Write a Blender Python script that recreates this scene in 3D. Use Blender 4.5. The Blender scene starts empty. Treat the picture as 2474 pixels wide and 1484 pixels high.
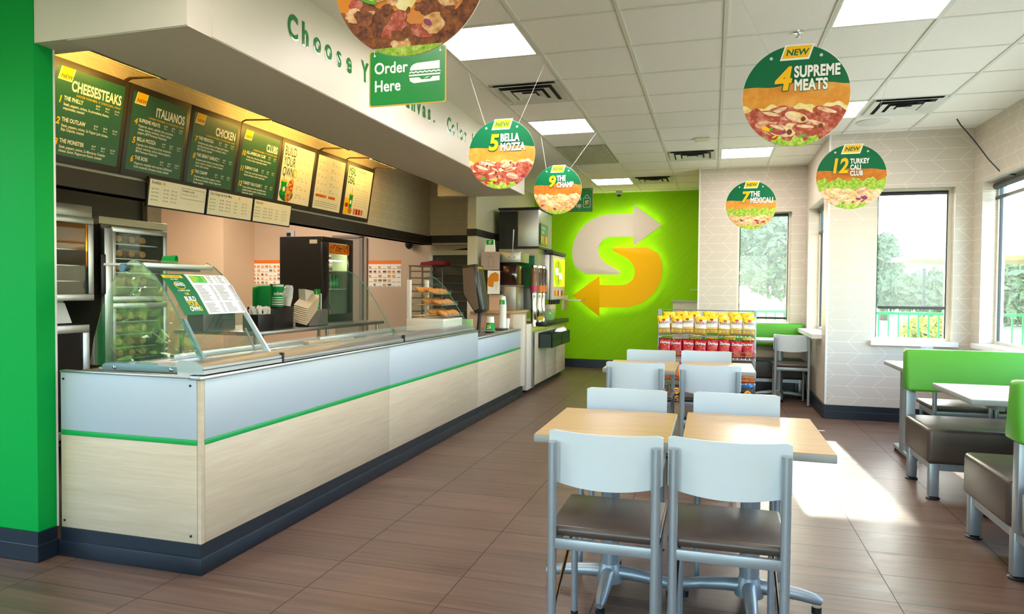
import bpy, bmesh, math, random
from mathutils import Vector, Matrix
random.seed(7)
PI = math.pi
SC = bpy.context.scene
COL = SC.collection

# ---------------------------------------------------------------- camera
H = 1.35
_f, _yaw, _p, _r = 1665.6, -0.2831, 0.02632, -0.00774
F = Vector((math.sin(_yaw)*math.cos(_p), math.cos(_yaw)*math.cos(_p), -math.sin(_p)))
R0 = Vector((math.cos(_yaw), -math.sin(_yaw), 0)); D0 = F.cross(R0)
RI = math.cos(_r)*R0 + math.sin(_r)*D0; DN = -math.sin(_r)*R0 + math.cos(_r)*D0
cam_d = bpy.data.cameras.new('camera'); cam = bpy.data.objects.new('camera', cam_d); COL.objects.link(cam)
cam_d.sensor_width = 36; cam_d.lens = _f/2474*36; cam_d.clip_start = 0.05; cam_d.clip_end = 400
cam.matrix_world = Matrix(((RI.x, -DN.x, -F.x, 0), (RI.y, -DN.y, -F.y, 0), (RI.z, -DN.z, -F.z, H), (0, 0, 0, 1)))
SC.camera = cam

# ---------------------------------------------------------------- sky, sun, exposure
SC.view_settings.view_transform = 'Standard'; SC.view_settings.look = 'None'
SC.view_settings.gamma = 1; SC.view_settings.use_curve_mapping = False
SC.view_settings.exposure = 1.0
cy = SC.cycles
cy.use_denoising = True; cy.max_bounces = 9; cy.diffuse_bounces = 5; cy.glossy_bounces = 4
cy.transmission_bounces = 6; cy.transparent_max_bounces = 24; cy.caustics_reflective = False; cy.caustics_refractive = False
cy.sample_clamp_indirect = 6; cy.use_adaptive_sampling = True; cy.adaptive_threshold = 0.02
W = bpy.data.worlds.new('sky'); SC.world = W; W.use_nodes = True
wn = W.node_tree.nodes; wl = W.node_tree.links; wn.clear()
wo = wn.new('ShaderNodeOutputWorld'); wb = wn.new('ShaderNodeBackground'); ws = wn.new('ShaderNodeTexSky')
ws.sky_type = 'NISHITA'; ws.sun_disc = False; ws.sun_elevation = math.radians(24); ws.sun_rotation = 0.0
ws.altitude = 50; ws.air_density = 1.0; ws.dust_density = 0.9; ws.ozone_density = 1.0
wl.new(ws.outputs[0], wb.inputs[0]); wb.inputs[1].default_value = 1.35; wl.new(wb.outputs[0], wo.inputs[0])
el = math.radians(23.4)
SUN = Vector((0.04*math.cos(el), -math.cos(el), -math.sin(el)))
sd = bpy.data.lights.new('sun', 'SUN'); sd.energy = 11.0; sd.angle = 0.01; sd.color = (1, 0.93, 0.82)
so = bpy.data.objects.new('sun', sd); COL.objects.link(so); so.location = (0, 20, 12)
so.rotation_euler = SUN.to_track_quat('-Z', 'Y').to_euler()
def portal(name, loc, aim, w, h):
    d = bpy.data.lights.new(name, 'AREA'); d.shape = 'RECTANGLE'; d.size = w; d.size_y = h; d.cycles.is_portal = True
    o = bpy.data.objects.new(name, d); COL.objects.link(o); o.location = loc
    o.rotation_euler = Vector(aim).to_track_quat('-Z', 'Y').to_euler()
portal('window_portal', (1.98, 8.16, 1.62), (0, -1, 0), 0.8, 1.7)
portal('window_portal', (0.63, 9.98, 1.66), (0, -1, 0), 0.8, 1.6)
portal('window_portal', (1.36, 8.93, 1.6), (-1, 0, 0), 1.6, 1.4)
portal('window_portal', (2.72, 6.1, 1.65), (-1, 0, 0), 1.6, 3.4)
portal('window_portal', (2.72, 2.8, 1.65), (-1, 0, 0), 1.6, 1.8)
portal('window_portal', (-2.1, -3.68, 1.5), (0, 1, 0), 2.2, 2.2)
portal('window_portal', (0.9, -3.68, 1.5), (0, 1, 0), 1.8, 2.2)
portal('window_portal', (-5.62, -0.3, 1.55), (1, 0, 0), 4.5, 2.1)

# ---------------------------------------------------------------- materials
def lin(h):
    h = h.lstrip('#'); o = []
    for i in (0, 2, 4):
        c = int(h[i:i+2], 16)/255
        o.append(c/12.92 if c <= 0.04045 else ((c+0.055)/1.055)**2.4)
    return (o[0], o[1], o[2], 1)
class G:
    def __init__(s, name):
        s.m = bpy.data.materials.new(name); s.m.use_nodes = True; s.t = s.m.node_tree; s.t.nodes.clear()
        s.out = s.t.nodes.new('ShaderNodeOutputMaterial')
    def n(s, ty, **kw):
        nd = s.t.nodes.new(ty)
        for k, v in kw.items(): setattr(nd, k, v)
        return nd
    def l(s, a, b): s.t.links.new(a, b)
    def put(s, sock, v):
        if hasattr(v, 'is_linked') or hasattr(v, 'links'): s.l(v, sock)
        else: sock.default_value = v
    def math(s, op, a, b=0.0, c=None):
        nd = s.n('ShaderNodeMath', operation=op); s.put(nd.inputs[0], a); s.put(nd.inputs[1], b)
        if c is not None: s.put(nd.inputs[2], c)
        return nd.outputs[0]
    def noise(s, vec, scale, detail=3, rough=0.5):
        nd = s.n('ShaderNodeTexNoise'); nd.inputs['Scale'].default_value = scale; nd.inputs['Detail'].default_value = detail
        nd.inputs['Roughness'].default_value = rough
        if vec is not None: s.l(vec, nd.inputs['Vector'])
        return nd.outputs[0]
    def mixc(s, fac, a, b):
        nd = s.n('ShaderNodeMix', data_type='RGBA'); s.put(nd.inputs[0], fac); s.put(nd.inputs[6], a); s.put(nd.inputs[7], b)
        return nd.outputs[2]
    def sep(s, v):
        nd = s.n('ShaderNodeSeparateXYZ'); s.l(v, nd.inputs[0]); return nd.outputs
    def comb(s, x, y, z):
        nd = s.n('ShaderNodeCombineXYZ')
        for i, v in enumerate((x, y, z)): s.put(nd.inputs[i], v)
        return nd.outputs[0]
    def pos(s): return s.n('ShaderNodeNewGeometry').outputs['Position']
    def obj(s): return s.n('ShaderNodeTexCoord').outputs['Object']
    def bsdf(s, col, rough=0.5, metal=0.0, spec=0.5, normal=None, **kw):
        b = s.n('ShaderNodeBsdfPrincipled'); s.put(b.inputs['Base Color'], col); s.put(b.inputs['Roughness'], rough)
        b.inputs['Metallic'].default_value = metal; b.inputs['Specular IOR Level'].default_value = spec
        for k, v in kw.items(): s.put(b.inputs[k], v)
        if normal is not None: s.l(normal, b.inputs['Normal'])
        s.l(b.outputs[0], s.out.inputs[0]); return b
    def bump(s, h, strength=0.2, dist=0.01):
        nd = s.n('ShaderNodeBump'); nd.inputs['Strength'].default_value = strength; nd.inputs['Distance'].default_value = dist
        s.l(h, nd.inputs['Height']); return nd.outputs[0]
def scale_c(c, k): return (min(1, c[0]*k), min(1, c[1]*k), min(1, c[2]*k), 1)
MATS = {}
def mat(name, hx, rough=0.5, metal=0.0, spec=0.5, var=0.06, ns=18.0, bump=0.0, stretch=(1, 1, 1), coat=0.0):
    if name in MATS: return MATS[name]
    g = G(name); c = lin(hx)
    mp = g.n('ShaderNodeMapping'); mp.inputs['Scale'].default_value = stretch; g.l(g.obj(), mp.inputs[0])
    nz = g.noise(mp.outputs[0], ns)
    col = g.mixc(nz, scale_c(c, 1-var), scale_c(c, 1+var))
    rr = g.math('MULTIPLY_ADD', nz, 0.12, max(0.02, rough-0.06))
    nm = g.bump(nz, bump, 0.004) if bump else None
    b = g.bsdf(col, rr, metal, spec, nm)
    if coat: b.inputs['Coat Weight'].default_value = coat; b.inputs['Coat Roughness'].default_value = 0.08
    MATS[name] = g.m; return g.m
def emis(name, hx, s):
    if name in MATS: return MATS[name]
    g = G(name); e = g.n('ShaderNodeEmission'); e.inputs[0].default_value = lin(hx); e.inputs[1].default_value = s
    g.l(e.outputs[0], g.out.inputs[0]); MATS[name] = g.m; return g.m
def sheer(name, hx, alpha, rough=0.05, refl=1.0, cloth=False):
    """thin clear sheet: see-through, tinted, with a fresnel reflection"""
    if name in MATS: return MATS[name]
    g = G(name); t = g.n('ShaderNodeBsdfTransparent'); t.inputs[0].default_value = (0.95, 0.98, 0.965, 1)
    d = g.n('ShaderNodeBsdfTranslucent' if cloth else 'ShaderNodeBsdfDiffuse'); d.inputs[0].default_value = lin(hx)
    gl = g.n('ShaderNodeBsdfGlossy'); gl.inputs['Roughness'].default_value = rough
    m1 = g.n('ShaderNodeMixShader'); m1.inputs[0].default_value = alpha; g.l(t.outputs[0], m1.inputs[1]); g.l(d.outputs[0], m1.inputs[2])
    ge = g.n('ShaderNodeNewGeometry'); dp = g.n('ShaderNodeVectorMath', operation='DOT_PRODUCT'); g.l(ge.outputs['Normal'], dp.inputs[0]); g.l(ge.outputs['Incoming'], dp.inputs[1])
    k = g.math('MULTIPLY', g.math('MULTIPLY_ADD', g.math('POWER', g.math('SUBTRACT', 1.0, g.math('ABSOLUTE', dp.outputs['Value'])), 5.0), 0.96, 0.04), refl)
    m2 = g.n('ShaderNodeMixShader'); g.l(k, m2.inputs[0]); g.l(m1.outputs[0], m2.inputs[1]); g.l(gl.outputs[0], m2.inputs[2])
    g.l(m2.outputs[0], g.out.inputs[0]); MATS[name] = g.m; return g.m

def floor_mat():
    g = G('floor_tiles'); x, y, z = g.sep(g.pos())
    u = g.math('DIVIDE', g.math('ADD', x, 1.737), 0.632); v = g.math('DIVIDE', g.math('SUBTRACT', y, 2.692), 0.311)
    fu = g.math('FRACT', u); fv = g.math('FRACT', v); iu = g.math('FLOOR', u); iv = g.math('FLOOR', v)
    du = g.math('MULTIPLY', g.math('MINIMUM', fu, g.math('SUBTRACT', 1, fu)), 0.632)
    dv = g.math('MULTIPLY', g.math('MINIMUM', fv, g.math('SUBTRACT', 1, fv)), 0.311)
    grout = g.math('LESS_THAN', g.math('MINIMUM', du, g.math('MULTIPLY', dv, 1.25)), 0.0021)
    wn_ = g.n('ShaderNodeTexWhiteNoise', noise_dimensions='2D'); g.l(g.comb(iu, iv, 0), wn_.inputs['Vector'])
    idv = wn_.outputs['Value']
    vec = g.comb(g.math('MULTIPLY_ADD', idv, 7.0, g.math('MULTIPLY', x, 1.3)), g.math('MULTIPLY', y, 42.0), idv)
    s1 = g.noise(vec, 1.0, 5, 0.65)
    vec2 = g.comb(g.math('MULTIPLY_ADD', idv, 3.0, g.math('MULTIPLY', x, 0.8)), g.math('MULTIPLY', y, 11.0), 3.0)
    s2 = g.noise(vec2, 1.0, 3, 0.6)
    s = g.math('ADD', g.math('MULTIPLY', s1, 0.6), g.math('MULTIPLY', s2, 0.4))
    cr = g.n('ShaderNodeValToRGB'); cr.color_ramp.elements[0].position = 0.3; cr.color_ramp.elements[1].position = 0.72
    cr.color_ramp.elements[0].color = lin('4c3a30'); cr.color_ramp.elements[1].color = lin('7d6252'); g.l(s, cr.inputs[0])
    tone = g.math('MULTIPLY_ADD', idv, 0.14, 0.93)
    tc = g.n('ShaderNodeMix', data_type='RGBA', blend_type='MULTIPLY'); tc.inputs[0].default_value = 1; g.l(cr.outputs[0], tc.inputs[6]); g.l(g.comb(tone, tone, tone), tc.inputs[7])
    col = g.mixc(grout, tc.outputs[2], lin('2c211b'))
    rough = g.math('ADD', g.math('MULTIPLY', s2, 0.22), g.math('MULTIPLY_ADD', grout, 0.3, 0.27))
    nm = g.bump(g.math('SUBTRACT', s1, g.math('MULTIPLY', grout, 1.5)), 0.10, 0.002)
    g.bsdf(col, rough, spec=0.45, normal=nm); return g.m
def chevron_mat(name, axis, base, line):
    g = G(name); p = g.sep(g.pos()); a = p[0 if axis == 'x' else 1]
    v = g.math('DIVIDE', p[2], 0.117); fv = g.math('FRACT', v)
    tri = g.math('MULTIPLY', g.math('PINGPONG', v, 1.0), 0.52)
    u = g.math('FRACT', g.math('ADD', g.math('DIVIDE', a, 0.25), tri))
    dz = g.math('MULTIPLY', g.math('MINIMUM', fv, g.math('SUBTRACT', 1, fv)), 0.117)
    du = g.math('MULTIPLY', g.math('MINIMUM', u, g.math('SUBTRACT', 1, u)), 0.17)
    ln = g.math('LESS_THAN', g.math('MINIMUM', dz, du), 0.0024)
    nz = g.noise(g.pos(), 3.0)
    c = g.mixc(nz, scale_c(lin(base), .97), scale_c(lin(base), 1.03))
    g.bsdf(g.mixc(ln, c, lin(line)), 0.42, spec=0.4); return g.m
def ceiling_mat():
    g = G('ceiling_tile'); n1 = g.noise(g.pos(), 260, 2); n2 = g.noise(g.pos(), 60, 3)
    s = g.math('LESS_THAN', n1, 0.36)
    col = g.mixc(s, g.mixc(n2, lin('eae7de'), lin('f1eee6')), lin('cdcabf'))
    g.bsdf(col, 0.9, spec=0.2, normal=g.bump(n1, 0.25, 0.003)); return g.m
def lime_mat():
    g = G('lime_wall_paint'); x, y, z = g.sep(g.pos())
    d = g.comb(g.math('MULTIPLY', g.math('SUBTRACT', x, z), 22.0), y, g.math('MULTIPLY', g.math('ADD', x, z), 1.2))
    n1 = g.noise(d, 1.0, 4, 0.6)
    g.bsdf(g.mixc(n1, lin('7ab800'), lin('92ce00')), 0.6, spec=0.15, normal=g.bump(n1, 0.3, 0.004)); return g.m
def wood_mat(name, c0, c1, axis=0, rough=0.4, sc=1.0):
    g = G(name); o = g.sep(g.pos()); k = [28*sc, 28*sc, 28*sc]; k[axis] = 1.4*sc
    vec = g.comb(*[g.math('MULTIPLY', o[i], k[i]) for i in range(3)])
    n1 = g.noise(vec, 1.0, 6, 0.65); n2 = g.noise(vec, 4.0, 3)
    f = g.math('ADD', g.math('MULTIPLY', n1, 0.75), g.math('MULTIPLY', n2, 0.25))
    cr = g.n('ShaderNodeValToRGB'); cr.color_ramp.elements[0].position = 0.3; cr.color_ramp.elements[1].position = 0.7
    cr.color_ramp.elements[0].color = lin(c0); cr.color_ramp.elements[1].color = lin(c1); g.l(f, cr.inputs[0])
    g.bsdf(cr.outputs[0], rough, spec=0.45); return g.m
def speckle_mat(name, c0, c1, c2, scale, rough=0.6):
    g = G(name); o = g.obj(); n1 = g.noise(o, scale, 5, 0.7); n2 = g.noise(o, scale*2.7, 3)
    cr = g.n('ShaderNodeValToRGB'); e = cr.color_ramp.elements; e[0].position = 0.35; e[1].position = 0.68; e[0].color = lin(c0); e[1].color = lin(c2)
    m = e.new(0.5); m.color = lin(c1); g.l(g.math('MULTIPLY_ADD', n2, 0.35, g.math('MULTIPLY', n1, 0.68)), cr.inputs[0])
    g.bsdf(cr.outputs[0], rough, spec=0.35, normal=g.bump(n1, 0.25, 0.004)); return g.m

FLOOR = floor_mat(); CEIL = ceiling_mat(); LIME = lime_mat()
CHX = chevron_mat('chevron_tile', 'x', 'c8bfb2', 'e0d8c8'); CHY = chevron_mat('chevron_tile_side', 'y', 'cdc3b4', 'e6ddcc')
PALEWOOD_X = wood_mat('pale_wood_laminate', 'bcaa8e', 'cfbfa4', 0); PALEWOOD_Y = wood_mat('pale_wood_laminate_long', 'bcaa8e', 'cfbfa4', 1)
TABLEWOOD = wood_mat('table_laminate', 'a5834f', 'bd9c69', 0, 0.30)
WHITE = mat('white_laminate', 'adb7bf', 0.4, var=.02); WHITEWALL = mat('white_paint', 'd9d6cc', 0.6, var=.03)
STEEL = mat('brushed_steel', 'b9b9b6', 0.36, 1.0, ns=3, var=.03); CHROME = mat('chrome', 'd8d8d8', 0.1, 1.0, var=.02)
ALU = mat('satin_aluminium', 'c4c8ca', 0.34, 0.9, var=.04, ns=5); GREYMETAL = mat('silver_grey_metal', '98a2a8', 0.38, 0.55, var=.04)
TEALGREY = mat('blue_grey_bracket', '6f8a8c', 0.45, 0.2)
BLACKBASE = mat('black_cove_base', '16202a', 0.38); BLACK = mat('black_plastic', '15161a', 0.4); BLACKMATT = mat('black_trim', '1d1815', 0.55)
GREENP = mat('green_wall_paint', '009a3e', 0.6, 0, .15, var=.04, ns=4); GREEN = mat('green_print', '009743', 0.5, 0, .2, var=.03); STRIPE = mat('green_stripe', '0a9a46', 0.4, var=.03)
DKGREEN = mat('dark_green_print', '006a40', 0.5, 0, .2, var=.03); YEL = mat('yellow_print', 'ffc20e', 0.5, 0, .2, var=.02); WHT = mat('white_print', 'f2f2ec', 0.45, var=.02)
INK = mat('dark_ink', '22352a', 0.5); GREYINK = mat('grey_ink', '6d6d68', 0.5); ORG = mat('orange_print', 'e8761f', 0.5); RED = mat('red_print', 'b5121b', 0.35, var=.1)
LIMEV = mat('lime_vinyl', '4f9c2a', 0.42, 0, .35, var=.04, ns=3, bump=.03); BROWNV = mat('brown_vinyl', '4b4039', 0.34, var=.08, ns=7, bump=.05)
CHAIRW = mat('white_chair_shell', 'c3ced4', 0.34, var=.02); BEIGE = mat('beige_panel', 'c4b09a', 0.5, var=.03, ns=3); TANLIT = mat('tan_panel_lit', 'd6c0a4', 0.5, var=.03, ns=3)
DARKSTEEL = mat('dark_steel_panel', '4c5148', 0.4, 0.4); SOFFIT = mat('soffit_paint', 'd8d2c2', 0.42, var=.015, ns=3); SOFUND = mat('soffit_underside', 'e4dacd', 0.7, var=.03)
FRAMEW = mat('cream_window_trim', 'ddd6c4', 0.5, var=.02); SILLW = mat('white_sill', 'e4e2dc', 0.35, var=.02)
LOWGLASS = sheer('low_guard_glass', 'cfe8dd', 0.02, 0.35, 0.5); DGLASS = sheer('door_glass', 'cfe8dd', 0.02, 0.0, 0.14); EGLASS = sheer('end_pane_glass', 'cfe8dd', 0.01, 0.0, 4.5)
GLASS = sheer('clear_glass', 'cfe8dd', 0.02, 0.0, 1.0); WGLASS = sheer('window_glass', 'e8efe9', 0.03, 0.0, 0.8); SHADE = sheer('shade_mesh', '585c5e', 0.24, 0.4, 0.05, True)
BREAD = speckle_mat('bread_crust', 'c97a1c', 'df9430', 'ecaf52', 5); CRUST = speckle_mat('bread_top_crust', 'a8530f', 'c66f17', 'd98a2a', 6); ROLL = speckle_mat('baked_loaf', 'a06a34', 'c28c4c', 'd8a968', 30)
COOKIE = speckle_mat('cookie', '8a5520', 'b87a34', 'd09a55', 60); LETT = speckle_mat('lettuce_print', '4d8a14', '9cc236', 'd6e07a', 40)
MEAT = speckle_mat('meat_print', '8c2c1a', 'b5523a', 'd99780', 24); HAM = speckle_mat('ham_print', 'b96e58', 'd99a86', 'edc9b8', 18); TURK = speckle_mat('turkey_print', 'c9925a', 'ebc7a0', 'f7e6d2', 18)
CHICK = speckle_mat('chicken_print', 'a8642c', 'dca468', 'f0d8b0', 28); STEAK = speckle_mat('steak_print', '3f1d0c', '7a3f1a', 'a8622c', 26); CHEESE = speckle_mat('cheese_print', 'd9a63c', 'f0dc94', 'f7efc4', 8)
TOM = mat('tomato_print', 'b02a14', .4); PEPR = mat('green_pepper_print', '5aa01e', .4); ONION = mat('onion_print', '8a2a5a', .4); SAUCE = mat('cheese_sauce_print', 'd8831a', .35)
# ---------------------------------------------------------------- mesh helpers
def _new(): return bmesh.new()
def box(bm, x0, x1, y0, y1, z0, z1, bev=0.0, seg=2):
    vs = [bm.verts.new(p) for p in ((x0,y0,z0),(x1,y0,z0),(x1,y1,z0),(x0,y1,z0),(x0,y0,z1),(x1,y0,z1),(x1,y1,z1),(x0,y1,z1))]
    fs = [bm.faces.new([vs[i] for i in q]) for q in ((0,3,2,1),(4,5,6,7),(0,1,5,4),(1,2,6,5),(2,3,7,6),(3,0,4,7))]
    if bev:
        es = list({e for f in fs for e in f.edges})
        bmesh.ops.bevel(bm, geom=es, offset=bev, segments=seg, profile=0.5, affect='EDGES', clamp_overlap=True)
    return bm
def prism(bm, pts, frame, depth, bev=0.0):
    """polygon pts (u,v) in frame (origin, ux, uy), extruded along -normal by depth"""
    o, ux, uy = [Vector(a) for a in frame]; n = ux.cross(uy)
    a = [bm.verts.new(o+ux*u+uy*v) for u, v in pts]; b = [bm.verts.new(o+ux*u+uy*v-n*depth) for u, v in pts]
    k = len(pts); top = bm.faces.new(a); bm.faces.new(b[::-1])
    for i in range(k): bm.faces.new((a[i], b[i], b[(i+1) % k], a[(i+1) % k]))
    if bev:
        bmesh.ops.bevel(bm, geom=list(top.edges), offset=bev, segments=2, profile=0.5, affect='EDGES', clamp_overlap=True)
    return bm
def tube(bm, pts, r, seg=10, caps=True, closed=False):
    P = [Vector(p) for p in pts]; n = len(P); rings = []; ref = None
    rr = r if isinstance(r, (list, tuple)) else [r]*n
    for i in range(n):
        if closed: t = (P[(i+1) % n]-P[i-1]).normalized()
        else: t = ((P[min(i+1, n-1)]-P[i]).normalized()+(P[i]-P[max(i-1, 0)]).normalized()).normalized()
        if ref is None: ref = t.orthogonal().normalized()
        ref = (ref-t*ref.dot(t)).normalized(); b = t.cross(ref)
        rings.append([bm.verts.new(P[i]+rr[i]*(math.cos(a)*ref+math.sin(a)*b)) for a in [2*PI*k/seg for k in range(seg)]])
    for i in range(n if closed else n-1):
        A, B = rings[i], rings[(i+1) % n]
        for k in range(seg): bm.faces.new((A[k], A[(k+1) % seg], B[(k+1) % seg], B[k]))
    if caps and not closed: bm.faces.new(rings[0][::-1]); bm.faces.new(rings[-1])
    return bm
def lathe(bm, prof, c=(0, 0, 0), seg=20, ax='z'):
    rings = []
    for r, h in prof:
        ring = []
        for k in range(seg):
            a = 2*PI*k/seg; u, v = max(r, 1e-4)*math.cos(a), max(r, 1e-4)*math.sin(a)
            p = {'z': (u, v, h), 'y': (u, h, -v), 'x': (h, u, v)}[ax]
            ring.append(bm.verts.new((c[0]+p[0], c[1]+p[1], c[2]+p[2])))
        rings.append(ring)
    for A, B in zip(rings, rings[1:]):
        for k in range(seg): bm.faces.new((A[k], A[(k+1) % seg], B[(k+1) % seg], B[k]))
    bm.faces.new(rings[0][::-1]); bm.faces.new(rings[-1]); return bm
def bent(bm, prof, y0, y1, th=0.0, ax='y'):
    """sheet through profile points (x,z) swept along y; th gives thickness"""
    P = [Vector((p[0], 0, p[1])) for p in prof]; n = len(P); off = []
    for i in range(n):
        t = (P[min(i+1, n-1)]-P[max(i-1, 0)]).normalized(); off.append(Vector((-t.z, 0, t.x)))
    def row(k, y): return [bm.verts.new((P[i].x+off[i].x*k, y, P[i].z+off[i].z*k)) for i in range(n)]
    a, b, c, d = row(th/2, y0), row(th/2, y1), row(-th/2, y0), row(-th/2, y1)
    for i in range(n-1):
        bm.faces.new((a[i], a[i+1], b[i+1], b[i])); bm.faces.new((c[i], d[i], d[i+1], c[i+1]))
        bm.faces.new((a[i], c[i], c[i+1], a[i+1])); bm.faces.new((b[i], b[i+1], d[i+1], d[i]))
    bm.faces.new((a[0], b[0], d[0], c[0])); bm.faces.new((a[-1], c[-1], d[-1], b[-1])); return bm
def obj(name, bm, m, parent=None, smooth=True, ang=35):
    bmesh.ops.recalc_face_normals(bm, faces=bm.faces)
    me = bpy.data.meshes.new(name); bm.to_mesh(me); bm.free()
    if m is not None: me.materials.append(m)
    if smooth:
        me.polygons.foreach_set('use_smooth', [True]*len(me.polygons)); me.set_sharp_from_angle(angle=math.radians(ang))
    o = bpy.data.objects.new(name, me); COL.objects.link(o)
    if parent: o.parent = parent
    return o
def B(name, m, parent, *a, **k): return obj(name, box(_new(), *a, **k), m, parent)
def T(name, m, parent, pts, r, seg=10): return obj(name, tube(_new(), pts, r, seg), m, parent)
def tag(o, label=None, cat=None, group=None, kind=None):
    for k, v in (('label', label), ('category', cat), ('group', group), ('kind', kind)):
        if v: o[k] = v
    return o
def thing(name, label, cat, loc=(0, 0, 0), rz=0.0, group=None):
    o = bpy.data.objects.new(name, None); o.empty_display_size = 0.1; COL.objects.link(o)
    o.location = loc; o.rotation_euler = (0, 0, rz); return tag(o, label, cat, group)
def struct(name, bm, m, parent=None, smooth=False):
    o = obj(name, bm, m, parent, smooth)
    if not parent: o['kind'] = 'structure'
    return o
def kids(o): return [c for c in bpy.data.objects if c.parent == o]
def dup(o, loc=None, rz=None, label=None, rot=None, sc=None):
    def rec(s, p):
        c = s.copy(); COL.objects.link(c); c.parent = p
        for ch in [x for x in s.children]: rec(ch, c)
        return c
    c = rec(o, None)
    if loc is not None: c.location = loc
    if rz is not None: c.rotation_euler = (0, 0, rz)
    if rot is not None: c.rotation_euler = rot
    if sc is not None: c.scale = sc
    if label: c['label'] = label
    return c
def wallbox(bm, axis, t0, t1, a0, a1, z0, z1, holes=()):
    """wall slab: thickness t0..t1 across, a0..a1 along; holes (a,b,za,zb)"""
    A = sorted({a0, a1, *[h[0] for h in holes], *[h[1] for h in holes]}); Z = sorted({z0, z1, *[h[2] for h in holes], *[h[3] for h in holes]})
    for i in range(len(A)-1):
        for j in range(len(Z)-1):
            ca, cz = (A[i]+A[i+1])/2, (Z[j]+Z[j+1])/2
            if any(h[0] < ca < h[1] and h[2] < cz < h[3] for h in holes): continue
            if axis == 'x': box(bm, t0, t1, A[i], A[i+1], Z[j], Z[j+1])
            else: box(bm, A[i], A[i+1], t0, t1, Z[j], Z[j+1])
    return bm
ORD = ['leftmost', 'second', 'third', 'fourth', 'fifth', 'sixth', 'seventh', 'eighth', 'ninth', 'tenth', 'eleventh', 'twelfth']
XF = lambda x, y, z: ((x, y, z), (1, 0, 0), (0, 0, 1))      # a face looking at -Y
YF = lambda x, y, z: ((x, y, z), (0, 1, 0), (0, 0, 1))      # a face looking at +X

# ---------------------------------------------------------------- flat printed art
_TX = {}
def glyphs(s, bold=0.0, shear=0.0, space=1.0, align='LEFT', line=1.0):
    key = (s, bold, shear, space, align, line)
    if key not in _TX:
        cu = bpy.data.curves.new('t', 'FONT'); cu.body = s; cu.size = 1; cu.offset = bold if bold < .02 else 0.0; cu.bevel_depth = bold if bold >= .02 else 0.0; cu.bevel_resolution = 0; cu.shear = shear; cu.resolution_u = 5
        cu.space_character = space; cu.align_x = align; cu.space_line = line
        o = bpy.data.objects.new('t', cu); me = o.to_mesh()
        vs = [(v.co[0], v.co[1], v.co[2]/bold if bold >= .02 else 0.0) for v in me.vertices]      # heavy letters are cut with a chamfered rim
        fs = [tuple(p.vertices) for p in me.polygons if min(vs[i][2] for i in p.vertices) > -.01]
        used = sorted({i for f in fs for i in f}); ix = {u: n for n, u in enumerate(used)}
        _TX[key] = ([vs[u] for u in used], [tuple(ix[i] for i in f) for f in fs])
        o.to_mesh_clear(); bpy.data.objects.remove(o); bpy.data.curves.remove(cu)
    return _TX[key]
class Art:
    def __init__(s): s.v = []; s.f = []; s.mi = []; s.m = []; s.step = .6
    def _m(s, m):
        if m not in s.m: s.m.append(m)
        return s.m.index(m)
    def poly(s, pts, m, L=1):
        b = len(s.v); s.v += [(x, y, L) for x, y in pts]; s.f.append(tuple(range(b, b+len(pts)))); s.mi.append(s._m(m))
    def rect(s, x0, y0, x1, y1, m, L=1): s.poly([(x0, y0), (x1, y0), (x1, y1), (x0, y1)], m, L)
    def ell(s, cx, cy_, rx, ry, m, L=1, n=28, rot=0.0, jit=0.0):
        pts = []
        for k in range(n):
            a = 2*PI*k/n; q = 1+random.uniform(-jit, jit); x, y = rx*q*math.cos(a), ry*q*math.sin(a)
            pts.append((cx+x*math.cos(rot)-y*math.sin(rot), cy_+x*math.sin(rot)+y*math.cos(rot)))
        s.poly(pts, m, L)
    def grid(s, x0, y0, x1, y1, m, L=1, nx=1, ny=8):
        for i in range(nx):
            for j in range(ny):
                s.rect(x0+(x1-x0)*i/nx, y0+(y1-y0)*j/ny, x0+(x1-x0)*(i+1)/nx, y0+(y1-y0)*(j+1)/ny, m, L)
    def text(s, t, x, y, size, m, L=2, bold=0.0, shear=0.0, xs=1.0, align='LEFT', space=1.0, line=1.0, rot=0.0):
        vv, ff = glyphs(t, bold, shear, space, align, line); b = len(s.v); c, q = math.cos(rot)*size, math.sin(rot)*size
        s.v += [(x+a*xs*c-d*q, y+a*xs*q+d*c, L+e*s.step) for a, d, e in vv]; s.f += [tuple(i+b for i in f) for f in ff]; s.mi += [s._m(m)]*len(ff)
    def band(s, R, ft, fb, m, L=1, n=160):
        P = []
        for k in range(n+1):
            x = -R+2*R*k/n; h = math.sqrt(max(0, R*R-x*x)); P.append((x, min(ft(x), h), max(fb(x), -h)))
        for a, b in zip(P, P[1:]):
            if a[1] > a[2] or b[1] > b[2]:
                s.poly([(a[0], min(a[2], a[1])), (b[0], min(b[2], b[1])), (b[0], b[1]), (a[0], a[1])], m, L)
    def blobs(s, n, x0, x1, y0, y1, r0, r1, ms, L=3, R=None, asp=(0.35, 0.9)):
        for i in range(n):
            x, y, r = random.uniform(x0, x1), random.uniform(y0, y1), random.uniform(r0, r1)
            if R and math.hypot(x, y)+r > R*0.985: continue
            s.ell(x, y, r, r*random.uniform(*asp), random.choice(ms), L+i*.22, 20, random.uniform(-0.7, 0.7), 0.14)
    def build(s, name, parent, frame=None, warp=None, dl=0.0004):
        if warp is None:
            o, ux, uy = [Vector(a) for a in frame]; n = ux.cross(uy).normalized()
            warp = lambda x, y, L: o+ux*x+uy*y+n*(L*dl)
        me = bpy.data.meshes.new(name); me.from_pydata([tuple(warp(*p)) for p in s.v], [], s.f)
        for m in s.m: me.materials.append(m)
        me.polygons.foreach_set('material_index', s.mi); me.update()
        o_ = bpy.data.objects.new(name, me); COL.objects.link(o_)
        if parent: o_.parent = parent
        return o_
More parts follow.
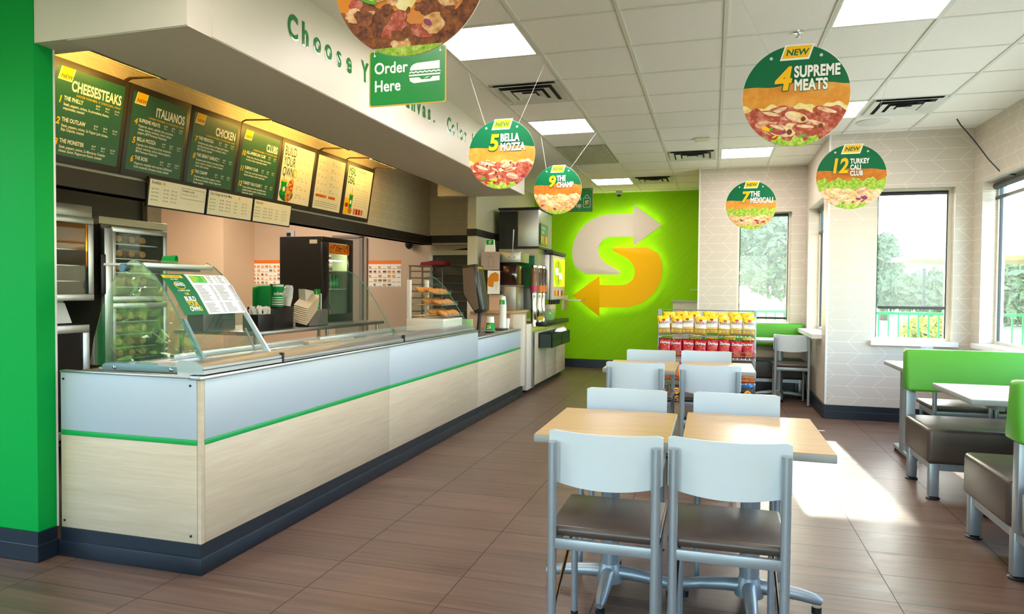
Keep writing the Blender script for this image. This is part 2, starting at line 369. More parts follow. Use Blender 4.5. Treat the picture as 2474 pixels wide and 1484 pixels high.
# ================================================================ room
ZC = 3.0
bm = _new(); box(bm, -5.66, 2.72, -3.7, 2.56, -0.1, 0.0); box(bm, -8.7, 2.72, 2.56, 8.14, -0.1, 0.0); box(bm, -8.7, 1.36, 8.14, 9.98, -0.1, 0.0); box(bm, -8.7, -0.09, 9.98, 12.0, -0.1, 0.0); struct('floor', bm, FLOOR)
CEILH = [(-1.79, -1.19, 4.12, 4.73), (-1.79, -1.19, 6.59, 7.2), (-1.79, -1.19, 10.25, 10.86), (0.67, 1.28, 4.12, 4.73), (0.67, 1.28, 6.59, 7.2), (0.06, 0.66, 8.42, 9.03), (-1.79, -1.19, 1.65, 2.26), (0.67, 1.28, 1.65, 2.26), (-1.79, -1.19, -0.82, -0.21), (0.67, 1.28, -0.82, -0.21), (-4.25, -3.64, 0.4, 1.01)]
CUT = CEILH+[(-0.09, 2.8, 9.98, 12.0), (1.36, 2.8, 8.14, 9.98), (-8.7, -5.66, -3.7, 2.56)]
bm = _new(); A = sorted({-8.7, 2.8, *[h[0] for h in CUT], *[h[1] for h in CUT]}); Bq = sorted({-3.7, 12.0, *[h[2] for h in CUT], *[h[3] for h in CUT]})
for i in range(len(A)-1):
    for j in range(len(Bq)-1):
        ca, cb = (A[i]+A[i+1])/2, (Bq[j]+Bq[j+1])/2
        if not any(h[0] < ca < h[1] and h[2] < cb < h[3] for h in CUT): box(bm, A[i], A[i+1], Bq[j], Bq[j+1], ZC, ZC+0.12)
struct('ceiling', bm, CEIL)
TBAR = mat('ceiling_bar', 'd4d6ca', 0.5, var=.02)
bm = _new()
for k in range(8):
    x = -1.79+0.6145*k
    ym = 11.78 if x < -.1 else (9.76 if x < 1.2 else 7.94)
    box(bm, x-0.012, x+0.012, -3.5, ym, ZC-0.007, ZC)
    if k < 7:
        for j in range(25):
            y = 4.125+0.617*(j-12)
            if -3.5 < y < ym-.08: box(bm, x+0.012, x+0.6025, y-0.010, y+0.010, ZC-0.004, ZC)
struct('trim_1', bm, TBAR)
# kitchen side walls
struct('wall_left', box(_new(), -8.7, -8.6, 2.56, 9.75, 0, ZC), BEIGE)
struct('wall_kitchen', box(_new(), -8.6, -3.15, 9.75, 9.85, 0, ZC), BEIGE)
struct('wall_kitchen_block', box(_new(), -8.6, -7.27, 9.0, 9.75, 0, ZC), TANLIT)  # tan is the beige wall with its brighter lighting put into the colour
struct('wall_oven', box(_new(), -5.62, -5.5, 2.7, 5.62, 0, ZC), DARKSTEEL)
bm = _new(); box(bm, -5.64, -5.44, 5.62, 5.80, 0, ZC); struct('wall_oven_end', bm, mat('cream_wall_end', 'd8cdb8', .5))
# header above the kitchen opening, with its black band
struct('wall_header', box(_new(), -4.22, -4.1, 2.66, 9.65, 2.0, ZC), CHY)
struct('wall_header_far', box(_new(), -4.1, -3.15, 9.65, 9.75, 2.0, ZC), CHX)
bm = _new(); box(bm, -4.24, -4.07, 2.66, 9.65, 2.0, 2.125); struct('trim_2', bm, BLACKMATT)
bm = _new(); box(bm, -4.1, -3.15, 9.62, 9.76, 2.03, 2.14); struct('trim_3', bm, BLACKMATT)
# stub wall by the drinks, green column, end wall
struct('wall_drinks', box(_new(), -3.15, -3.03, 8.68, 11.79, 0, ZC), mat('drinks_wall_paint', 'cdc6b0', .5, var=.03))
bm = _new(); box(bm, -3.158, -3.022, 8.672, 11.79, 2.05, 2.145); struct('trim_4', bm, BLACKMATT)
struct('wall_far', box(_new(), -3.15, 0.1, 11.79, 11.9, 0, ZC), LIME)
struct('wall_column', box(_new(), -8.6, -3.145, 2.56, 2.66, 0, ZC), GREENP)
struct('wall_column_end', box(_new(), -3.165, -3.145, 2.66, 2.672, 0.14, 2.513), SILLW)
# soffit ring over the counter
bm = _new(); zs = 2.513
box(bm, -8.6, -2.26, 2.565, 2.72, zs, ZC); struct('wall_soffit_front', bm, SOFFIT)
bm = _new(); box(bm, -2.95, -2.255, 2.72, 8.26, zs, ZC); struct('wall_soffit', bm, SOFFIT)
bm = _new(); box(bm, -3.36, -2.95, 8.14, 8.26, zs, ZC); struct('wall_soffit_end', bm, SOFFIT)
struct('wall_soffit_underside', box(_new(), -2.949, -2.26, 2.57, 8.258, zs-0.004, zs), SOFUND)
# right side: nook, pier, right wall, storefront behind
struct('wall_nook', wallbox(_new(), 'y', 9.78, 9.98, -0.19, 1.32, 0, ZC, [(0.31, 0.99, 0.925, 2.40)]), CHX)
struct('wall_nook_return', box(_new(), -0.19, -0.09, 9.98, 11.79, 0, ZC), CHY)
struct('wall_nook_right', wallbox(_new(), 'x', 1.165, 1.36, 7.96, 9.98, 0, ZC, [(8.3, 9.56, 0.87, 2.40)]), CHY)
struct('wall_pier', wallbox(_new(), 'y', 7.96, 8.14, 1.36, 2.72, 0, ZC, [(1.625, 2.34, 0.84, 2.42)]), CHX)
struct('wall_pier_edge', wallbox(_new(), 'y', 7.958, 7.962, 1.167, 1.362, 0.1, ZC), CHX)
struct('wall_right', wallbox(_new(), 'x', 2.5, 2.7, -3.7, 7.96, 0, ZC, [(4.4, 7.72, 0.85, 2.42), (1.9, 3.7, 0.85, 2.42)]), CHY)
struct('wall_front', wallbox(_new(), 'y', -3.7, -3.55, -5.5, 2.5, 0, ZC, [(-3.1, -1.1, 0.5, 2.5), (0.1, 1.7, 0.5, 2.5)]), mat('front_wall_paint', 'cfc8b8', .6))
bm = _new(); box(bm, 1.158, 1.176, 7.952, 7.97, 0.15, ZC); struct('trim_5', bm, SILLW)
bm = _new(); box(bm, -0.2, -0.182, 9.772, 9.79, 0.15, ZC); struct('trim_6', bm, SILLW)
# cove bases
def cove(name, x0, x1, y0, y1, dx, dy):
    bm = _new(); box(bm, x0-dx*.6, x1+dx*.6, y0-dy*.6, y1+dy*.6, 0, 0.145); box(bm, x0-dx, x1+dx, y0-dy, y1+dy, 0, 0.085, .004); struct(name, bm, BLACKBASE)
cove('baseboard_column', -8.6, -3.145, 2.56, 2.64, 0.02, 0.02)
cove('baseboard_far', -2.9, -0.18, 11.775, 11.79, 0, 0.02)
cove('baseboard_nook', -0.19, 1.165, 9.765, 9.78, 0, 0.02)
cove('baseboard_nook_right', 1.155, 1.17, 7.96, 9.76, 0.02, 0)
cove('baseboard_pier', 1.155, 2.5, 7.945, 7.96, 0.012, 0.02)
cove('baseboard_right', 2.485, 2.5, -3.5, 7.93, 0.02, 0)
# windows
DARKFR = mat('dark_window_seal', '2d3a44', .4)
def window(n, axis, t, a0, a1, z0, z1, side, sill, shade=None, gap=0.0, roll=True):
    """t glass plane; side = direction to the room"""
    w = thing('window_%d' % n, None, None); w['kind'] = 'structure'
    def bx(name, m, ta, tb, pa, pb, za, zb):
        lo, hi = sorted((ta, tb))
        return B(name, m, w, lo, hi, pa, pb, za, zb) if axis == 'x' else B(name, m, w, pa, pb, lo, hi, za, zb)
    f = 0.03
    for nm, q in (('frame', (a0, a0+f, z0, z1)), ('frame', (a1-f, a1, z0, z1)), ('frame', (a0+f, a1-f, z0, z0+f)), ('frame', (a0+f, a1-f, z1-f, z1))):
        bx(nm, FRAMEW, t, t+side*0.035, *q)
    for q in ((a0+f, a0+f+.012, z0+f, z1-f), (a1-f-.012, a1-f, z0+f, z1-f)): bx('seal', DARKFR, t, t+side*0.02, *q)
    bx('glass', WGLASS, t+side*0.004, t+side*0.010, a0+f, a1-f, z0+f, z1-f)
    s = sill; bx('sill', SILLW, t+side*0.03, t+side*s, a0-0.04 if s > .12 else a0, a1+0.04 if s > .12 else a1, z0-0.045, z0+0.002)
    return w
window(1, 'y', 9.93, 0.31, 0.99, 0.925, 2.40, -1, 0.16)
window(2, 'x', 1.33, 8.3, 9.56, 0.87, 2.40, -1, 0.27)
window(3, 'y', 8.10, 1.625, 2.34, 0.84, 2.42, -1, 0.20)
window(4, 'x', 2.66, 4.4, 7.72, 0.85, 2.42, -1, 0.22)
window(5, 'x', 2.66, 1.9, 3.7, 0.85, 2.42, -1, 0.22)
for n, (a, b) in ((6, (-3.1, -1.1)), (7, (0.1, 1.7))): window(n, 'y', -3.66, a, b, 0.5, 2.5, 1, 0.1)
struct('wall_lobby', wallbox(_new(), 'x', -5.66, -5.5, -3.7, 2.56, 0, ZC, [(-2.5, 1.9, 0.55, 2.55)]), FRAMEW)
window(8, 'x', -5.62, -2.5, 1.9, 0.55, 2.55, 1, 0.1)
def shade(label, axis, t, a0, a1, ztop, zbot, tube_r=0.02):
    if axis == 'x': loc = (t, (a0+a1)/2, ztop)
    else: loc = ((a0+a1)/2, t, ztop)
    L = (a1-a0)/2; r = thing('roller_shade', label, 'window shade', loc, 0 if axis == 'y' else PI/2)
    T('roller', BLACK, r, [(-L, 0, 0), (L, 0, 0)], tube_r, 12)
    B('mesh_cloth', SHADE, r, -L+.01, L-.01, -0.001, 0.001, zbot-ztop, -0.01)
    B('bottom_bar', BLACK, r, -L+.005, L-.005, -0.008, 0.008, zbot-ztop-0.03, zbot-ztop)
    return r
shade('dark roller shade half lowered in the window of the chevron pier wall', 'y', 8.06, 1.665, 2.30, 2.375, 1.20)
shade('roller shade lowered all the way in the nook window above the green bench', 'y', 9.89, 0.345, 0.955, 2.365, 1.00)
r = shade('rolled-up black shade at the top of the big right-hand window', 'x', 2.60, 4.45, 7.68, 2.37, 2.27, 0.03)
shade('black roller shade in the narrow side window of the nook', 'x', 1.29, 8.34, 9.53, 2.36, 2.1, 0.022)

# ---------------------------------------------------------------- ceiling fixtures
LED = emis('led_diffuser', 'fff1ec', 14.0); LEDK = emis('kitchen_tube_light', 'ffe8d0', 26.0)
LNAMES = ['large square ceiling light panel behind the green order sign', 'square ceiling light panel beyond the bella mozza disc', 'ceiling light panel furthest back, above the green logo wall', 'bright ceiling light panel at the top right edge', 'ceiling light panel partly hidden behind the supreme meats disc', 'ceiling light panel just above the mexicali disc', 'added ceiling light panel out of view over the nearest tables', 'added ceiling light panel out of view over the nearest benches', 'added ceiling light panel out of view over the entrance', 'added ceiling light panel out of view inside the front window', 'added ceiling light panel out of view before the green column']  # front panels, out of view, are added to brighten the soffit front
for h, nm in zip(CEILH, LNAMES):
    t = thing('ceiling_light', nm, 'ceiling light', ((h[0]+h[1])/2, (h[2]+h[3])/2, ZC), 0, 'ceiling light panels')
    a, b = (h[1]-h[0])/2, (h[3]-h[2])/2
    bm = _new()
    for q in ((-a, a, -b, -b+.02), (-a, a, b-.02, b), (-a, -a+.02, -b+.02, b-.02), (a-.02, a, -b+.02, b-.02)): box(bm, *q, -0.008, 0.05)
    obj('frame', bm, TBAR, t); B('diffuser', LED, t, -a+.02, a-.02, -b+.02, b-.02, 0.0, 0.02)
def vent(x, y, w, d, label):
    t = thing('ceiling_vent', label, 'air vent', (x, y, ZC), 0, 'square ceiling vents')
    B('backing', mat('vent_dark', '23262a', .8), t, -w*.46, w*.46, -d*.46, d*.46, -0.006, -0.002)
    for k, q in enumerate((0.5, 0.36, 0.22, 0.1)):
        bm = _new(); a, b = w*q, d*q; e = 0.058*w/.56; zz = (-0.022, -.030, -.028, -.026)[k]
        sl = (.010, .014, .014, .012)[k]
        for s in (-1, 1):
            # four sloping louvre blades, thin
            for (x0, x1, y0, y1) in ((-a, a, s*b, s*(b-e)),):
                vs = [bm.verts.new(p) for p in ((-a, s*b, zz), (a, s*b, zz), (a-e, s*(b-e), zz+sl), (-a+e, s*(b-e), zz+sl))]; bm.faces.new(vs)
            vs = [bm.verts.new(p) for p in ((s*a, -b, zz), (s*a, b, zz), (s*(a-e), b-e, zz+sl), (s*(a-e), -b+e, zz+sl))]; bm.faces.new(vs)
        obj('louvre', bm, mat('vent_white', 'c9cabf', .45), t)
vent(-1.49, 5.64, 0.56, 0.56, 'square ceiling vent between two light panels near the order sign')
vent(1.59, 6.87, 0.56, 0.56, 'square ceiling vent at the right above the chevron pier wall')
vent(-0.26, 8.72, 0.54, 0.54, 'square ceiling vent left of the light panel by the nook')
vent(-0.87, 10.5, 0.54, 0.54, 'square ceiling vent right of the furthest light panel')
t = thing('return_grille', 'slatted beige return air grille in the ceiling above the champ disc', 'air vent', (-1.49, 8.42, ZC))
bm = _new(); box(bm, -.3, .3, -.58, .58, -0.006, -0.002); obj('frame', bm, mat('grille_dark', '8d8a76', .7), t)
bm = _new()
for k in range(22): box(bm, -.29+k*.0265, -.278+k*.0265, -.57, .57, -0.014, -0.006)
obj('slats', bm, mat('grille_slat', 'c4c1ab', .5), t)
t = thing('sprinkler_head', 'small chrome sprinkler head in the ceiling left of the bright light panel', 'sprinkler', (0.5, 4.76, ZC))
obj('escutcheon', lathe(_new(), [(0.035, 0), (0.033, -0.008), (0.012, -0.012)], seg=16), CHROME, t)
obj('deflector', lathe(_new(), [(0.008, -0.012), (0.008, -0.035), (0.02, -0.037), (0.018, -0.042)], seg=14), CHROME, t)
t = thing('ceiling_sensor', 'small cream sensor box on the ceiling above the far vent', 'sensor', (-0.13, 7.8, ZC))
B('body', mat('cream_plastic', 'd9d2b8', .5), t, -.08, .08, -.05, .05, -0.03, 0, .008)
t = thing('ceiling_speaker', 'round white speaker flush in the ceiling beside the right vent', 'speaker', (1.47, 7.45, ZC))
obj('grille', lathe(_new(), [(0.15, 0), (0.15, -0.01), (0.13, -0.014), (0.0, -0.012)], seg=28), mat('speaker_white', 'd8d9d0', .6), t)
t = thing('security_camera', 'small white dome camera where the ceiling meets the green logo wall', 'camera', (-1.53, 11.62, ZC))
obj('housing', lathe(_new(), [(0.055, 0), (0.055, -0.05), (0.04, -0.06)], seg=18), WHITE, t); obj('dome', lathe(_new(), [(0.038, -0.06), (0.03, -0.085), (0.012, -0.097), (0.001, -0.099)], seg=16), BLACK, t)
t = thing('dome_camera', 'black dome camera under the dark header band in the kitchen', 'camera', (-4.45, 9.66, 2.06))
obj('dome', lathe(_new(), [(0.06, 0), (0.062, -0.05), (0.05, -0.09), (0.02, -0.115), (0.001, -0.12)], seg=18), BLACK, t)
tag(T('hanging_cable', BLACK, None, [(2.2, 7.5, 2.995), (2.23, 7.5, 2.94), (2.3, 7.5, 2.85), (2.36, 7.46, 2.74), (2.44, 7.40, 2.58), (2.50, 7.32, 2.46), (2.56, 7.25, 2.42), (2.585, 7.2, 2.405)], 0.006, 8), 'loose black cable from the ceiling down to the right-hand window', 'cable')
# kitchen ceiling fittings (not in the frame, they light the kitchen)
for k, (x, y) in enumerate([(-5.9, 6.6), (-6.0, 8.2), (-7.0, 7.4)]):
    t = thing('kitchen_light', 'long warm kitchen ceiling fitting hidden above the header', 'ceiling light', (x, y, ZC), 0, 'kitchen ceiling fittings')
    B('body', WHITE, t, -.15, .15, -.6, .6, -.05, 0); B('diffuser', LEDK, t, -.13, .13, -.58, .58, -.056, -.051)
# ================================================================ service counter
CX, CB, CY0 = -2.283, -3.12, 2.665
t = thing('service_counter', 'long sandwich counter faced in white and pale wood laminate with a green stripe', 'counter', (0, 0, 0))
bm = _new(); box(bm, CB+.02, CX-.05, CY0+.02, 6.62, .14, .90); box(bm, CB+.02, CX-.05, 6.62, 8.24, .14, .84); obj('carcass', bm, mat('counter_core', 'b9b0a0', .7), t)
def panel(parent, nm, frame_axis, a0, a1, zt):
    """laminate panel: pale wood below, white above, green stripe between"""
    def q(name, m, za, zb, out):
        if frame_axis == 'x': B(name, m, parent, a0, a1, CY0-out, CY0+.02, za, zb, .002)
        else: B(name, m, parent, CX-.05, CX+out-.0, a0, a1, za, zb, .002)
    w = PALEWOOD_X if frame_axis == 'x' else PALEWOOD_Y
    q('wood_panel', w, .14, .605, 0.0); q('white_panel', WHITE, .63, zt, 0.0); q('stripe', STRIPE, .605, .63, .002)
panel(t, 'end', 'x', CB, CX-.022, .918); panel(t, 'front', 'y', CY0+.03, 4.62, .912); panel(t, 'front', 'y', 4.622, 6.62, .912); panel(t, 'front', 'y', 6.622, 8.235, .832)
B('corner_strip', PALEWOOD_X, t, CX-.021, CX-.001, CY0+.004, CY0+.028, .14, .91)
B('edge_trim', STEEL, t, CX-.06, CX+.006, CY0-.004, 6.62, .912, .928, .002)
B('edge_trim', STEEL, t, CB, CX-.06, CY0-.006, CY0+.03, .918, .928, .002)
B('edge_trim', STEEL, t, CX-.08, CX+.006, 6.625, 8.235, .832, .858, .002)
for x, z in ((CB+.02, .885), (CX-.055, .885), (CB+.02, .175), (CX-.055, .175)):
    obj('screw', lathe(_new(), [(.006, 0), (.006, -.003)], (x, CY0-.0005, z), 10, 'y'), BLACK, t)
bm = _new(); box(bm, CB, CX+.004, CY0-.006, 8.3, 0, .14); box(bm, CB, CX+.018, CY0-.02, 8.3, 0, .08, .004); obj('base', bm, BLACKBASE, t)
obj('worktop', box(box(_new(), CB, CX-.16, CY0+.1, 6.60, .90, .915), CB, CX-.09, 6.63, 8.235, .84, .856), STEEL, t)
B('end_post', mat('pale_post', 'd9cfbc', .5), t, CX-.10, CX+.03, 8.24, 8.36, 0.14, 1.03, .003)
# sneeze guards -------------------------------------------------------------
PROF = [(-2.40, .985), (-2.422, 1.041), (-2.483, 1.137), (-2.539, 1.22), (-2.60, 1.313), (-2.668, 1.394), (-2.741, 1.454), (-2.800, 1.482)]
PROF = [(x+.025, z) for x, z in PROF]
REAR = [(-2.835, 1.458), (-2.909, 1.367), (-2.976, 1.235), (-3.028, 1.079), (-3.055, .945)]
OUT = PROF + REAR
GEDGE = sheer('glass_edge', '5f9a8c', 0.55, .1)
def sidepane(t, y, name='end_glass'):
    obj(name, prism(_new(), [(x, z) for x, z in OUT] + [(-2.36, .945)], XF(0, y, 0), .008), EGLASS if y < 3 else GLASS, t, False)
    tube_ = [(x, y+.004, z) for x, z in PROF]
    T('glass_edge', GEDGE, t, tube_, .0042, 6)
def ledge(t, y0, y1, ztop):
    # extruded aluminium sill with grooves
    pr = [(CX-.165, ztop-.012), (CX-.14, ztop), (CX-.05, ztop-.008), (CX-.012, ztop-.03), (CX-.012, ztop-.042), (CX-.02, ztop-.044), (CX-.01, ztop-.048), (CX-.01, .934), (CX-.16, .930)]
    obj('front_sill', prism(_new(), [(-x, z) for x, z in pr][::-1], ((0, y1, 0), (-1, 0, 0), (0, 0, 1)), y1-y0), ALU, t, True, 25)
t = thing('sneeze_guard', 'raised glass guard at the near end of the counter with a taped menu', 'sneeze guard', (0, 0, 0), 0, 'glass guards on the counter')
ledge(t, 2.70, 3.315, 1.0); sidepane(t, 2.775); sidepane(t, 3.29)
obj('front_glass', bent(_new(), PROF, 2.785, 3.285, .006), GLASS, t, True, 60)
bk = [(-2.945, .93), (-2.945, .952), (-2.93, .962), (-2.77, .960), (-2.43, .955), (-2.405, .962), (-2.39, .99), (-2.365, .998), (-2.345, .985), (-2.326, .955), (-2.326, .93)]
obj('end_bracket', prism(_new(), bk, XF(0, 2.745, 0), .03, .003), TEALGREY, t, True, 30)
for x in (-2.865, -2.52): obj('bolt', lathe(_new(), [(.011, 0), (.011, -.004), (.005, -.007)], (x, 2.745, .944), 12, 'y'), CHROME, t)
obj('side_arm', prism(_new(), [(-2.40, .985), (-2.372, .985), (-2.49, 1.19), (-2.515, 1.19)], XF(0, 2.795, 0), .02), TEALGREY, t)
obj('side_arm', prism(_new(), [(-2.37, .985), (-2.34, .985), (-2.60, 1.36), (-2.625, 1.36)], XF(0, 3.275, 0), .014), ALU, t)
T('gas_strut', STEEL, t, [(-2.41, 3.25, .985), (-2.49, 3.26, 1.12)], .006, 8); T('gas_strut', STEEL, t, [(-2.55, 2.83, 1.02), (-2.72, 2.83, 1.12)], .003, 6)
obj('top_shelf', box(_new(), -2.99, -2.745, 2.80, 3.30, 1.452, 1.466, .004), mat('top_shelf_laminate', 'd8cfc2', .3), t)
B('shelf_edge', ALU, t, -2.745, -2.735, 2.80, 3.30, 1.443, 1.468, .002)
T('hinge_rod', TEALGREY, t, [(-2.83, 2.765, 1.44), (-2.83, 3.30, 1.44)], .008, 10)
obj('hinge_knob', lathe(_new(), [(.02, -.012), (.02, .006)], (-2.827, 2.77, 1.442), 16, 'y'), mat('blue_grey_knob', '3f6a78', .35), t)
for y0, y1, lb in ((3.335, 4.89, 'long curved glass guard in the middle of the counter'), (4.91, 6.55, 'curved glass guard at the far end before the cookie case')):
    g = thing('sneeze_guard', lb, 'sneeze guard', (0, 0, 0), 0, 'glass guards on the counter')
    ledge(g, y0, y1, .985); sidepane(g, y1-.02)
    obj('front_glass', bent(_new(), PROF[:2], y0+.01, y1-.025, .006), LOWGLASS, g, True, 60)
    B('seam', BLACK, g, CX-.03, CX-.007, y0-.018, y0-.004, .932, .985)
    B('rear_rail', ALU, g, -3.07, -3.04, y0, y1, .92, .945, .003)
# printed menu curved over the glass
def arc_warp(y0):
    P = [Vector((x, 0, z)) for x, z in PROF]; S = [0]
    for a, b in zip(P, P[1:]): S.append(S[-1]+(b-a).length)
    def w(x, y, L):
        s = max(0, min(y, S[-1]-1e-4))
        for i in range(len(P)-1):
            if S[i] <= s <= S[i+1]: break
        k = (s-S[i])/(S[i+1]-S[i]); q = P[i].lerp(P[i+1], k); d = (P[i+1]-P[i]).normalized(); n = Vector((-d.z, 0, d.x))*-1
        q = q + n*(.0045+.0004*L); return (q.x, y0+x, q.z)
    return w
def menu_lines(a, x0, x1, y0, y1, n, m, L=3, cols=1, gap=.012, rows=6):
    """short rows of fine print, each a broken run of dashes"""
    rd = random.Random(int(x0*1000)+n); cw = (x1-x0-gap*(cols-1))/cols
    for c in range(cols):
        for k in range(n):
            y = y1-(y1-y0)*(k+.5)/n; h = (y1-y0)/n*.38; xa = x0+c*(cw+gap)
            w = cw*rd.uniform(.35, .62); a.rect(xa, y, xa+w, y+h, m, L); a.rect(xa+cw*.8, y, xa+cw*rd.uniform(.93, 1), y+h, m, L)
t = tag(bpy.data.objects.new('glass_menu', None), 'curved paper menu taped on the near glass guard, green left strip and white right part', 'menu'); COL.objects.link(t)
a = Art(); y0, y1 = .255, .515
a.grid(0, y0, .17, y1, DKGREEN, 0, 1, 14); a.grid(.17, y0, .475, y1, WHT, 0, 1, 14)
a.build('sheet', t, warp=arc_warp(2.815))
a = Art()
a.grid(.005, .485, .14, .505, YEL, 1, 1, 2); a.text('CLICK TO ORDER', .072, .489, .016, INK, 2, .01, 0, .78, 'CENTER'); a.text('ALL NEW', .072, .472, .012, WHT, 2, .01, 0, 1, 'CENTER')
a.ell(.082, .437, .036, .026, YEL, 1); a.ell(.082, .437, .033, .023, DKGREEN, 2); a.text('SERIES', .082, .432, .03, INK, 3, .05, 0, .78, 'CENTER'); a.text('SERIES', .082, .432, .03, WHT, 4, .015, 0, .78, 'CENTER')
a.text('12 NEW SUBS', .085, .397, .014, WHT, 2, .01, 0, 1, 'CENTER'); a.text('OR', .092, .374, .02, YEL, 2, .02, 0, 1, 'CENTER')
for k, (s, m) in enumerate((('BUILD', WHT), ('YOUR', YEL), ('OWN', WHT))): a.text(s, .058, .338-.03*k, .038, m, 3, .03, 0, .72)
a.text('D', .122, .278, .038, YEL, 3, .03, 0, .72)
a.grid(.19, .455, .30, .505, mat('bright_green_print', '19b04a', .4), 1, 1, 4); menu_lines(a, .195, .295, .458, .503, 5, YEL, 2)
menu_lines(a, .315, .465, .45, .51, 7, GREYINK, 2, 2); menu_lines(a, .185, .465, .335, .44, 14, GREYINK, 2, 2); menu_lines(a, .185, .465, .262, .325, 8, GREYINK, 2, 2)
a.build('print', t, warp=arc_warp(2.815))
# things in and on the counter
def pan(x, y, m, label, cat='food pan'):
    p = thing('food_pan', label, cat, (x, y, .915), 0, 'steel food pans in the counter')
    bm = _new(); w, d, h = .15, .13, .02
    for q in ((-w, w, -d, -d+.008), (-w, w, d-.008, d), (-w, -w+.008, -d+.008, d-.008), (w-.008, w, -d+.008, d-.008)): box(bm, *q, 0, h)
    obj('rim', bm, STEEL, p); B('filling', m, p, -w+.008, w-.008, -d+.008, d-.008, 0, .011)
FILL = [LETT, TOM, mat('onion_fill', 'd9cfdc', .5, ns=40, var=.15), PEPR, mat('olive_fill', '2b2a22', .4, ns=50, var=.3), LETT, BREAD, TURK, HAM, mat('pickle_fill', '6b7a2c', .4, ns=40, var=.2)]
FN = ['lettuce', 'tomato', 'onion', 'green pepper', 'olive', 'shredded greens', 'bread', 'turkey', 'ham', 'pickle']
for k in range(10): pan(-2.66, 3.55+.3*k, FILL[k], 'shallow steel food pan of %s behind the counter glass' % FN[k])
t = thing('cutting_board', 'white cutting board under the near glass guard', 'cutting board', (-2.78, 2.98, .915)); B('board', mat('white_board', 'dcd6cb', .5), t, -.27, .27, -.16, .16, 0, .014, .004)
t = thing('bread_knife', 'knife with bright green handle on the cutting board', 'knife', (-2.84, 2.92, .929), .12)
T('handle', mat('knife_green', '3fb02c', .4), t, [(-.06, 0, .011), (.0, .004, .012), (.06, 0, .011)], [.010, .012, .009], 10); B('blade', STEEL, t, -.24, -.06, -.012, .012, .008, .0105)
t = thing('wire_tray', 'perforated steel tray under the near glass guard', 'tray', (-2.58, 2.98, .93))
B('plate', STEEL, t, -.1, .1, -.13, .13, 0, .004)
bm = _new()
for k in range(14): tube(bm, [(-.1+.0154*k, -.13, .008), (-.1+.0154*k, .13, .008)], .0025, 6)
obj('wires', bm, STEEL, t)
t = thing('knife', 'dark handled knife lying by the pans behind the middle glass', 'knife', (-2.86, 5.15, .917), 1.3); B('blade', STEEL, t, -.2, 0, -.015, .015, .004, .007); T('handle', BLACK, t, [(0, 0, .012), (.12, 0, .012)], .011, 8)
t = thing('bread_stick_board', 'pale wooden board lying behind the middle glass guard', 'board', (-2.92, 4.75, .916), 1.45); B('board', wood_mat('board_wood', 'c8955a', 'e0b47c', 1), t, -.2, .2, -.03, .03, 0, .025, .004)
t = thing('green_cup', 'small green cup lying on top of the near glass guard', 'cup', (-2.9, 3.16, 1.489), .4); obj('cup_wall', lathe(_new(), [(.023, -.04), (.03, .03), (.026, .03), (.02, -.03)], (0, 0, .005), 18, 'x'), GREEN, t)
# cookie case ----------------------------------------------------------------
t = thing('cookie_case', 'glass cookie case with three wire shelves at the far end of the counter', 'display case', (0, 0, 0))
B('base', mat('case_base_white', 'd9d3c4', .4), t, -2.80, -2.42, 6.02, 6.53, .945, 1.06, .006); B('end_panel', mat('case_green_end', '8fae6a', .35), t, -2.62, -2.33, 6.57, 6.60, .86, 1.04, .004)
for y in (6.05, 6.47): B('upright', mat('case_upright', 'dcd8cc', .4), t, -2.81, -2.77, y, y+.03, 1.06, 1.43, .004)
SH = [(1.085, -2.40), (1.19, -2.46), (1.295, -2.53)]
for z, xf in SH:
    bm = _new()
    for k in range(12): tube(bm, [(-2.77, 6.08+.036*k, z), (xf, 6.08+.036*k, z)], .0025, 6)
    tube(bm, [(xf, 6.08, z), (xf, 6.49, z)], .004, 6); obj('shelf', bm, STEEL, t); B('price_strip', GLASS, t, xf+.002, xf+.006, 6.08, 6.49, z, z+.03)
cm = lathe(_new(), [(.001, 0), (.046, 0), (.053, .008), (.047, .022), (.026, .031), (.001, .033)], seg=16)
ck0 = obj('cookie', cm, COOKIE); n = 0
for i, (z, xf) in enumerate(SH):
    for r in range(2):
        for k in range(4):
            o = ck0 if n == 0 else dup(ck0); n += 1
            o.location = (xf-.07-.115*r, 6.13+.1*k+random.uniform(-.01, .01), z+.016+.012*r); o.rotation_euler = (random.uniform(-.1, .1), random.uniform(.25, .5), 0)
            tag(o, '%s cookie, %s row, %s shelf of the glass cookie case' % (ORD[k], ('front', 'back')[r], ('bottom', 'middle', 'top')[i]), 'cookie', 'cookies in the glass case')
# pickup end of the counter: dispenser, cups
t = thing('straw_dispenser', 'tall black and chrome dispenser leaning over the low counter end', 'dispenser', (-2.45, 7.05, 0))
oc = [(-.22, 1.60), (-.06, 1.62), (-.03, 1.60), (.045, 1.12), (.02, 1.085), (-.06, 1.08), (-.20, 1.29)]
obj('housing', prism(_new(), oc, XF(0, .10, 0), .2, .02), mat('dispenser_shell', '2c2a29', .25), t); obj('window', prism(_new(), [(-.2, 1.57), (-.075, 1.585), (-.01, 1.13), (-.06, 1.11), (-.185, 1.29)], XF(0, .096, 0), .006), mat('smoked_brown', '6e5a4c', .2), t)
obj('chrome_side', prism(_new(), [(.10, 1.59), (.27, 1.59), (.27, 1.12), (.10, 1.12)], ((-.05+.025, 0, 0), (0, 1, 0), (.16*0, 0, 1)), .005), CHROME, t)
bpy.data.objects['chrome_side'].rotation_euler = (0, 0, 0)
T('stem', BLACK, t, [(-.03, .2, 1.09), (-.05, .2, .858)], .02, 10)
cupm = lathe(_new(), [(.032, 0), (.045, .115), (.0475, .115), (.0475, .121), (.043, .121), (.031, .004)], seg=20)
PAPER = mat('paper_cup_white', 'e9e6df', .5, var=.02)
